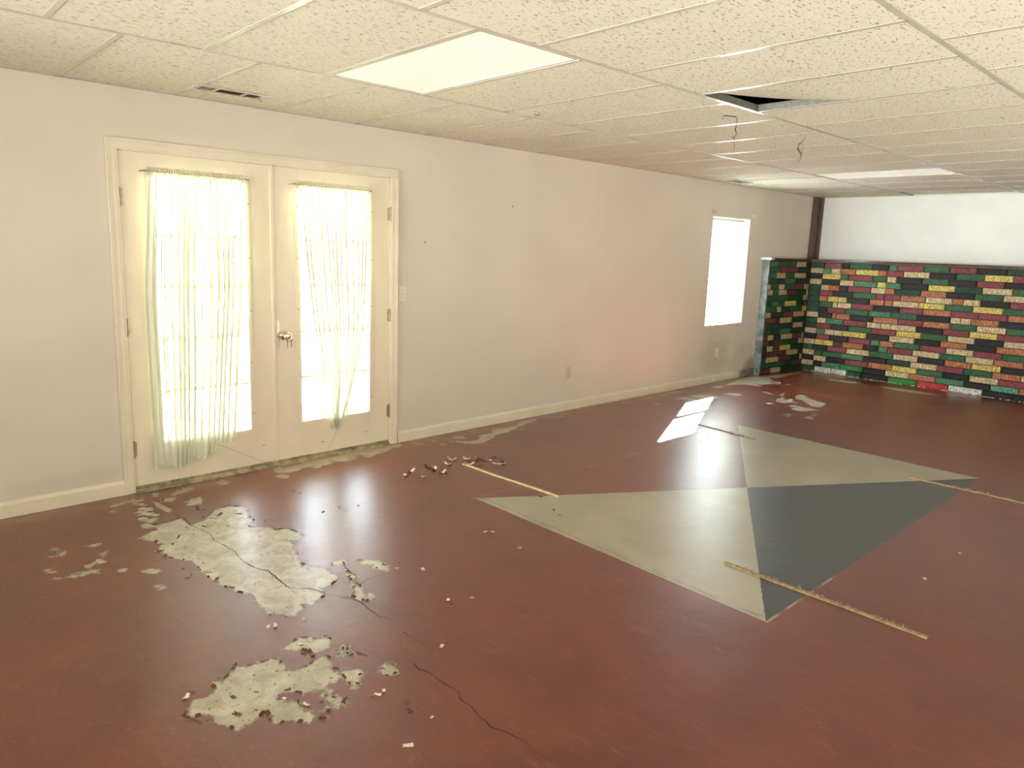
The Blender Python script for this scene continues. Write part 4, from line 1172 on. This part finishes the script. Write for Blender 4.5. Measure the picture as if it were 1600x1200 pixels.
# ------------------------------------------------------------------ tack strips on the floor
def strip(x0, y0, x1, y1, lab, mt, nails, tufts, seed, wdt=.011):
    rg = random.Random(seed)
    a, b = Vector((x0, y0, 0)), Vector((x1, y1, 0))
    d = (b - a).normalized(); n = Vector((-d.y, d.x, 0)); L = (b - a).length
    t = thing('tack_strip', ((x0 + x1) / 2, (y0 + y1) / 2, 0), lab, 'tack strip', 'wooden tack strips lying on the floor')
    N = 24
    vs = []
    for i in range(N + 1):
        p = a + d * (L * i / N) + n * (.003 * math.sin(i * .35 + seed))
        lift = .002 + .0025 * (1 + math.sin(i * .5 + seed)) * .5
        for (o_, z) in ((-wdt, 0), (wdt, 0), (wdt, .0065), (-wdt, .0065)):
            q = p + n * o_ * (1 + rg.uniform(-.06, .06))
            vs.append((q.x, q.y, z + lift * .25 + .0003))
    f = [(4 * i + k, 4 * (i + 1) + k, 4 * (i + 1) + (k + 1) % 4, 4 * i + (k + 1) % 4) for i in range(N) for k in range(4)]
    f += [(0, 1, 2, 3), (4 * N + 3, 4 * N + 2, 4 * N + 1, 4 * N)]
    MB().add(vs, f).build('strip', M[mt], t)
    if nails:
        m = MB()
        k = 0
        while k * .035 < L - .02:
            for o_ in (-.004, .005):
                p = a + d * (.02 + k * .035 + (.012 if o_ > 0 else 0)) + n * o_
                m.tube([(p.x, p.y, .007), (p.x + .003, p.y + .002, .0125)], [.0011, .0004], 4)
            k += 1
        o = m.build('tacks', M['nail'], t); o['kind'] = 'stuff'
    for q in tufts:
        m = MB()
        p = a + d * (L * q)
        for _ in range(7):
            s_ = p + n * rg.uniform(-.013, .013) + d * rg.uniform(-.015, .015)
            e = s_ + Vector((rg.uniform(-.012, .012), rg.uniform(-.012, .012), 0))
            m.tube([(s_.x, s_.y, .006), ((s_.x + e.x) / 2 + rg.uniform(-.004, .004), (s_.y + e.y) / 2, rg.uniform(.010, .020)), (e.x, e.y, rg.uniform(.006, .026))], [.0022, .0018, .0008], 4)
        m.build('fibre_tuft', M['tuft'], t)
    return t


strip(.76, 1.372, 1.657, 1.425, 'pale clean wooden strip crossing the grey painted corner', 'strip_clean', False, [], 1, .010)
strip(2.852, 1.386, 3.787, 1.400, 'weathered wooden tack strip with fibre tufts crossing the dark blue triangle tip', 'strip_old', True, [.14, .24, .29, .42, .47, .52, .60, .66, .78, .84, .90], 2, .0115)
strip(2.94, 3.785, 3.92, 3.812, 'long tack strip with fibre scraps at the right end of the painted rectangle', 'strip_old', True, [.3, .37, .45, .5, .62, .75, .85], 3, .011)
strip(1.10, 3.90, 1.712, 3.836, 'thin dark-tipped strip near the sunlit patch of floor', 'strip_old', False, [.62, .75, .8], 4, .006)

# ------------------------------------------------------------------ loose paint chips
def chip_mesh(seed, L, W, curl):
    rg = random.Random(seed)
    nu, nv = 5, 3
    top = []
    for j in range(nv + 1):
        for i in range(nu + 1):
            u, v = i / nu - .5, j / nv - .5
            e = 1 + (rg.uniform(-.25, .2) if i in (0, nu) or j in (0, nv) else 0)
            top.append(Vector((u * L * e, v * W * e, curl * (4 * u * u) * L + .15 * W * v * v + rg.uniform(0, .001))))
    zmin = min(p.z for p in top)
    m = MB()
    K = len(top)
    m.add([(p.x, p.y, p.z - zmin + .0012) for p in top], [(j * (nu + 1) + i, j * (nu + 1) + i + 1, (j + 1) * (nu + 1) + i + 1, (j + 1) * (nu + 1) + i) for j in range(nv) for i in range(nu)], 0)
    m.add([(p.x, p.y, p.z - zmin + .0003) for p in top], [((j + 1) * (nu + 1) + i, (j + 1) * (nu + 1) + i + 1, j * (nu + 1) + i + 1, j * (nu + 1) + i) for j in range(nv) for i in range(nu)], 1)
    return m


CHIP = []
for k, (L, W, c) in enumerate(((.075, .028, .22), (.055, .03, .3), (.04, .022, .15), (.085, .018, .08), (.03, .02, .3))):
    CHIP.append((chip_mesh(k, L, W, c).mesh('paint_chip', [M['chip_red'], M['chip_pale']]), chip_mesh(k + 20, L, W, c).mesh('paint_chip', [M['chip_pale'], M['chip_red']])))


def chip(x, y, k, pale, rz, s, lab, grp):
    o = link('paint_chip', CHIP[k][1 if pale else 0], None, (x, y, .0))
    o.rotation_euler.z = rz; o.scale = (s, s, s * (.45 if s < .8 else 1))
    tag(o, lab, 'paint chip', grp)


CL = [(0.626,1.377,1,1),(0.682,1.474,1,1),(0.69,1.288,0,1),(0.663,1.125,0,0),(0.729,1.137,1,1),(0.816,1.141,1,1),(0.728,1.557,1,0),(0.755,1.509,2,0),(0.774,1.556,2,0),(0.764,1.67,2,0),(0.8,1.592,2,1),(0.908,1.593,3,1),(0.871,1.658,2,0),(0.787,1.41,0,1),(0.867,1.446,2,0),(0.669,0.982,1,1),(0.716,0.899,2,1),(0.679,1.166,4,1),(0.863,1.148,4,0),(0.823,0.976,4,1)]
rg = random.Random(8)
for (x, y, k, pale) in CL:
    chip(x, y, k, pale, rg.uniform(0, 3.1), rg.uniform(.8, 1.15), ('pale curled paint chip' if pale else 'dark red curled paint chip') + ' in the heap at the pale strip end', ('pale' if pale else 'red') + ' paint chips in the heap by the pale strip')
SC = [(2.266,0.045,1),(2.307,0.031,0),(1.813,0.72,1),(1.786,0.687,1),(2.784,-0.53,0),(2.742,-0.511,0),(2.861,-0.496,1),(2.922,-0.635,1),(2.315,0.143,1),(1.859,0.049,1),(1.822,0.094,0),(1.95,0.141,1),(2.121,6.697,1),(0.972,0.243,0),(1.04,0.247,0),(1.014,0.35,0),(1.087,-0.303,0),(0.899,-0.163,0),(0.553,0.157,0),(0.604,0.184,0),(0.979,0.134,0),(1.462,3.387,0),(1.414,3.564,0),(2.642,3.023,0),(1.792,1.234,0),(1.873,1.203,0),(1.578,1.342,0),(2.843,2.204,0),(2.875,1.857,0),(2.06,0.689,1),(3.606,2.522,1),(2.542,-0.205,1),(2.639,-0.538,1),(2.64,-0.565,1),(2.646,-0.587,0),(3.588,2.017,1)]
for (x, y, pale) in SC:
    if 1.34 < x < 3.28 and .99 < y < 4.2: where = 'on the painted grey and blue rectangle'
    elif x > 3.2: where = 'on the bare red floor right of the painted rectangle'
    elif y < -.3: where = 'beside the long crack at the bottom of the picture'
    elif x < 1.3: where = 'in the bright reflection before the right door'
    else: where = 'on the red floor between the peeled patches and painted rectangle'
    chip(x, y, rg.choice((2, 4)), pale, rg.uniform(0, 3.1), rg.uniform(.45, .8), ('tiny pale paint crumb ' if pale else 'tiny dark paint crumb ') + where, ('pale' if pale else 'dark') + ' paint crumbs ' + where)
PC = [(0.486,-0.409,0),(0.538,-0.394,0),(0.545,-0.253,0),(0.71,-0.262,0),(0.662,-0.349,0),(0.69,-0.4,0),(0.645,-0.433,0),(0.691,-0.197,0),(0.733,-0.557,0),(0.778,-0.477,0),(0.848,-0.375,0),(0.837,-0.633,0),(0.915,-0.689,0),(0.96,-0.75,0),(1.04,-0.773,0),(1.238,-0.745,0),(1.324,-0.738,0),(1.336,-0.765,0),(1.342,-0.666,0),(1.436,-0.665,0),(1.555,-0.643,0),(0.959,-0.771,0),(0.586,-0.676,0),(0.911,-0.188,0),(2.176,-0.621,1),(2.014,-0.522,1),(1.954,-0.573,0),(1.899,-0.617,0),(1.979,-0.664,1),(1.988,-0.637,1),(2.2,-0.951,0),(2.235,-1.076,1),(2.218,-1.054,0),(2.337,-0.954,0),(2.404,-1.066,0),(2.382,-1.096,0),(2.532,-0.781,1),(2.56,-0.737,0),(2.557,-0.689,0),(2.159,-0.877,0),(2.194,-0.786,0),(2.394,-0.475,0),(2.263,-0.621,0),(2.246,-0.647,0),(2.431,-0.981,0),(2.596,-0.674,0),(2.417,-0.794,0),(2.459,-0.833,1)]
for n_, (x, y, pale) in enumerate(PC):
    where = 'on the large peeled patch nearest the doors' if n_ < 24 else 'on the lower peeled patch nearest the camera'
    chip(x, y, rg.choice((0, 1, 2, 3)), pale, rg.uniform(0, 3.1), rg.uniform(.35, .65), ('pale paint flake ' if pale else 'dark red paint flake ') + where, ('pale' if pale else 'red') + ' flakes ' + where)
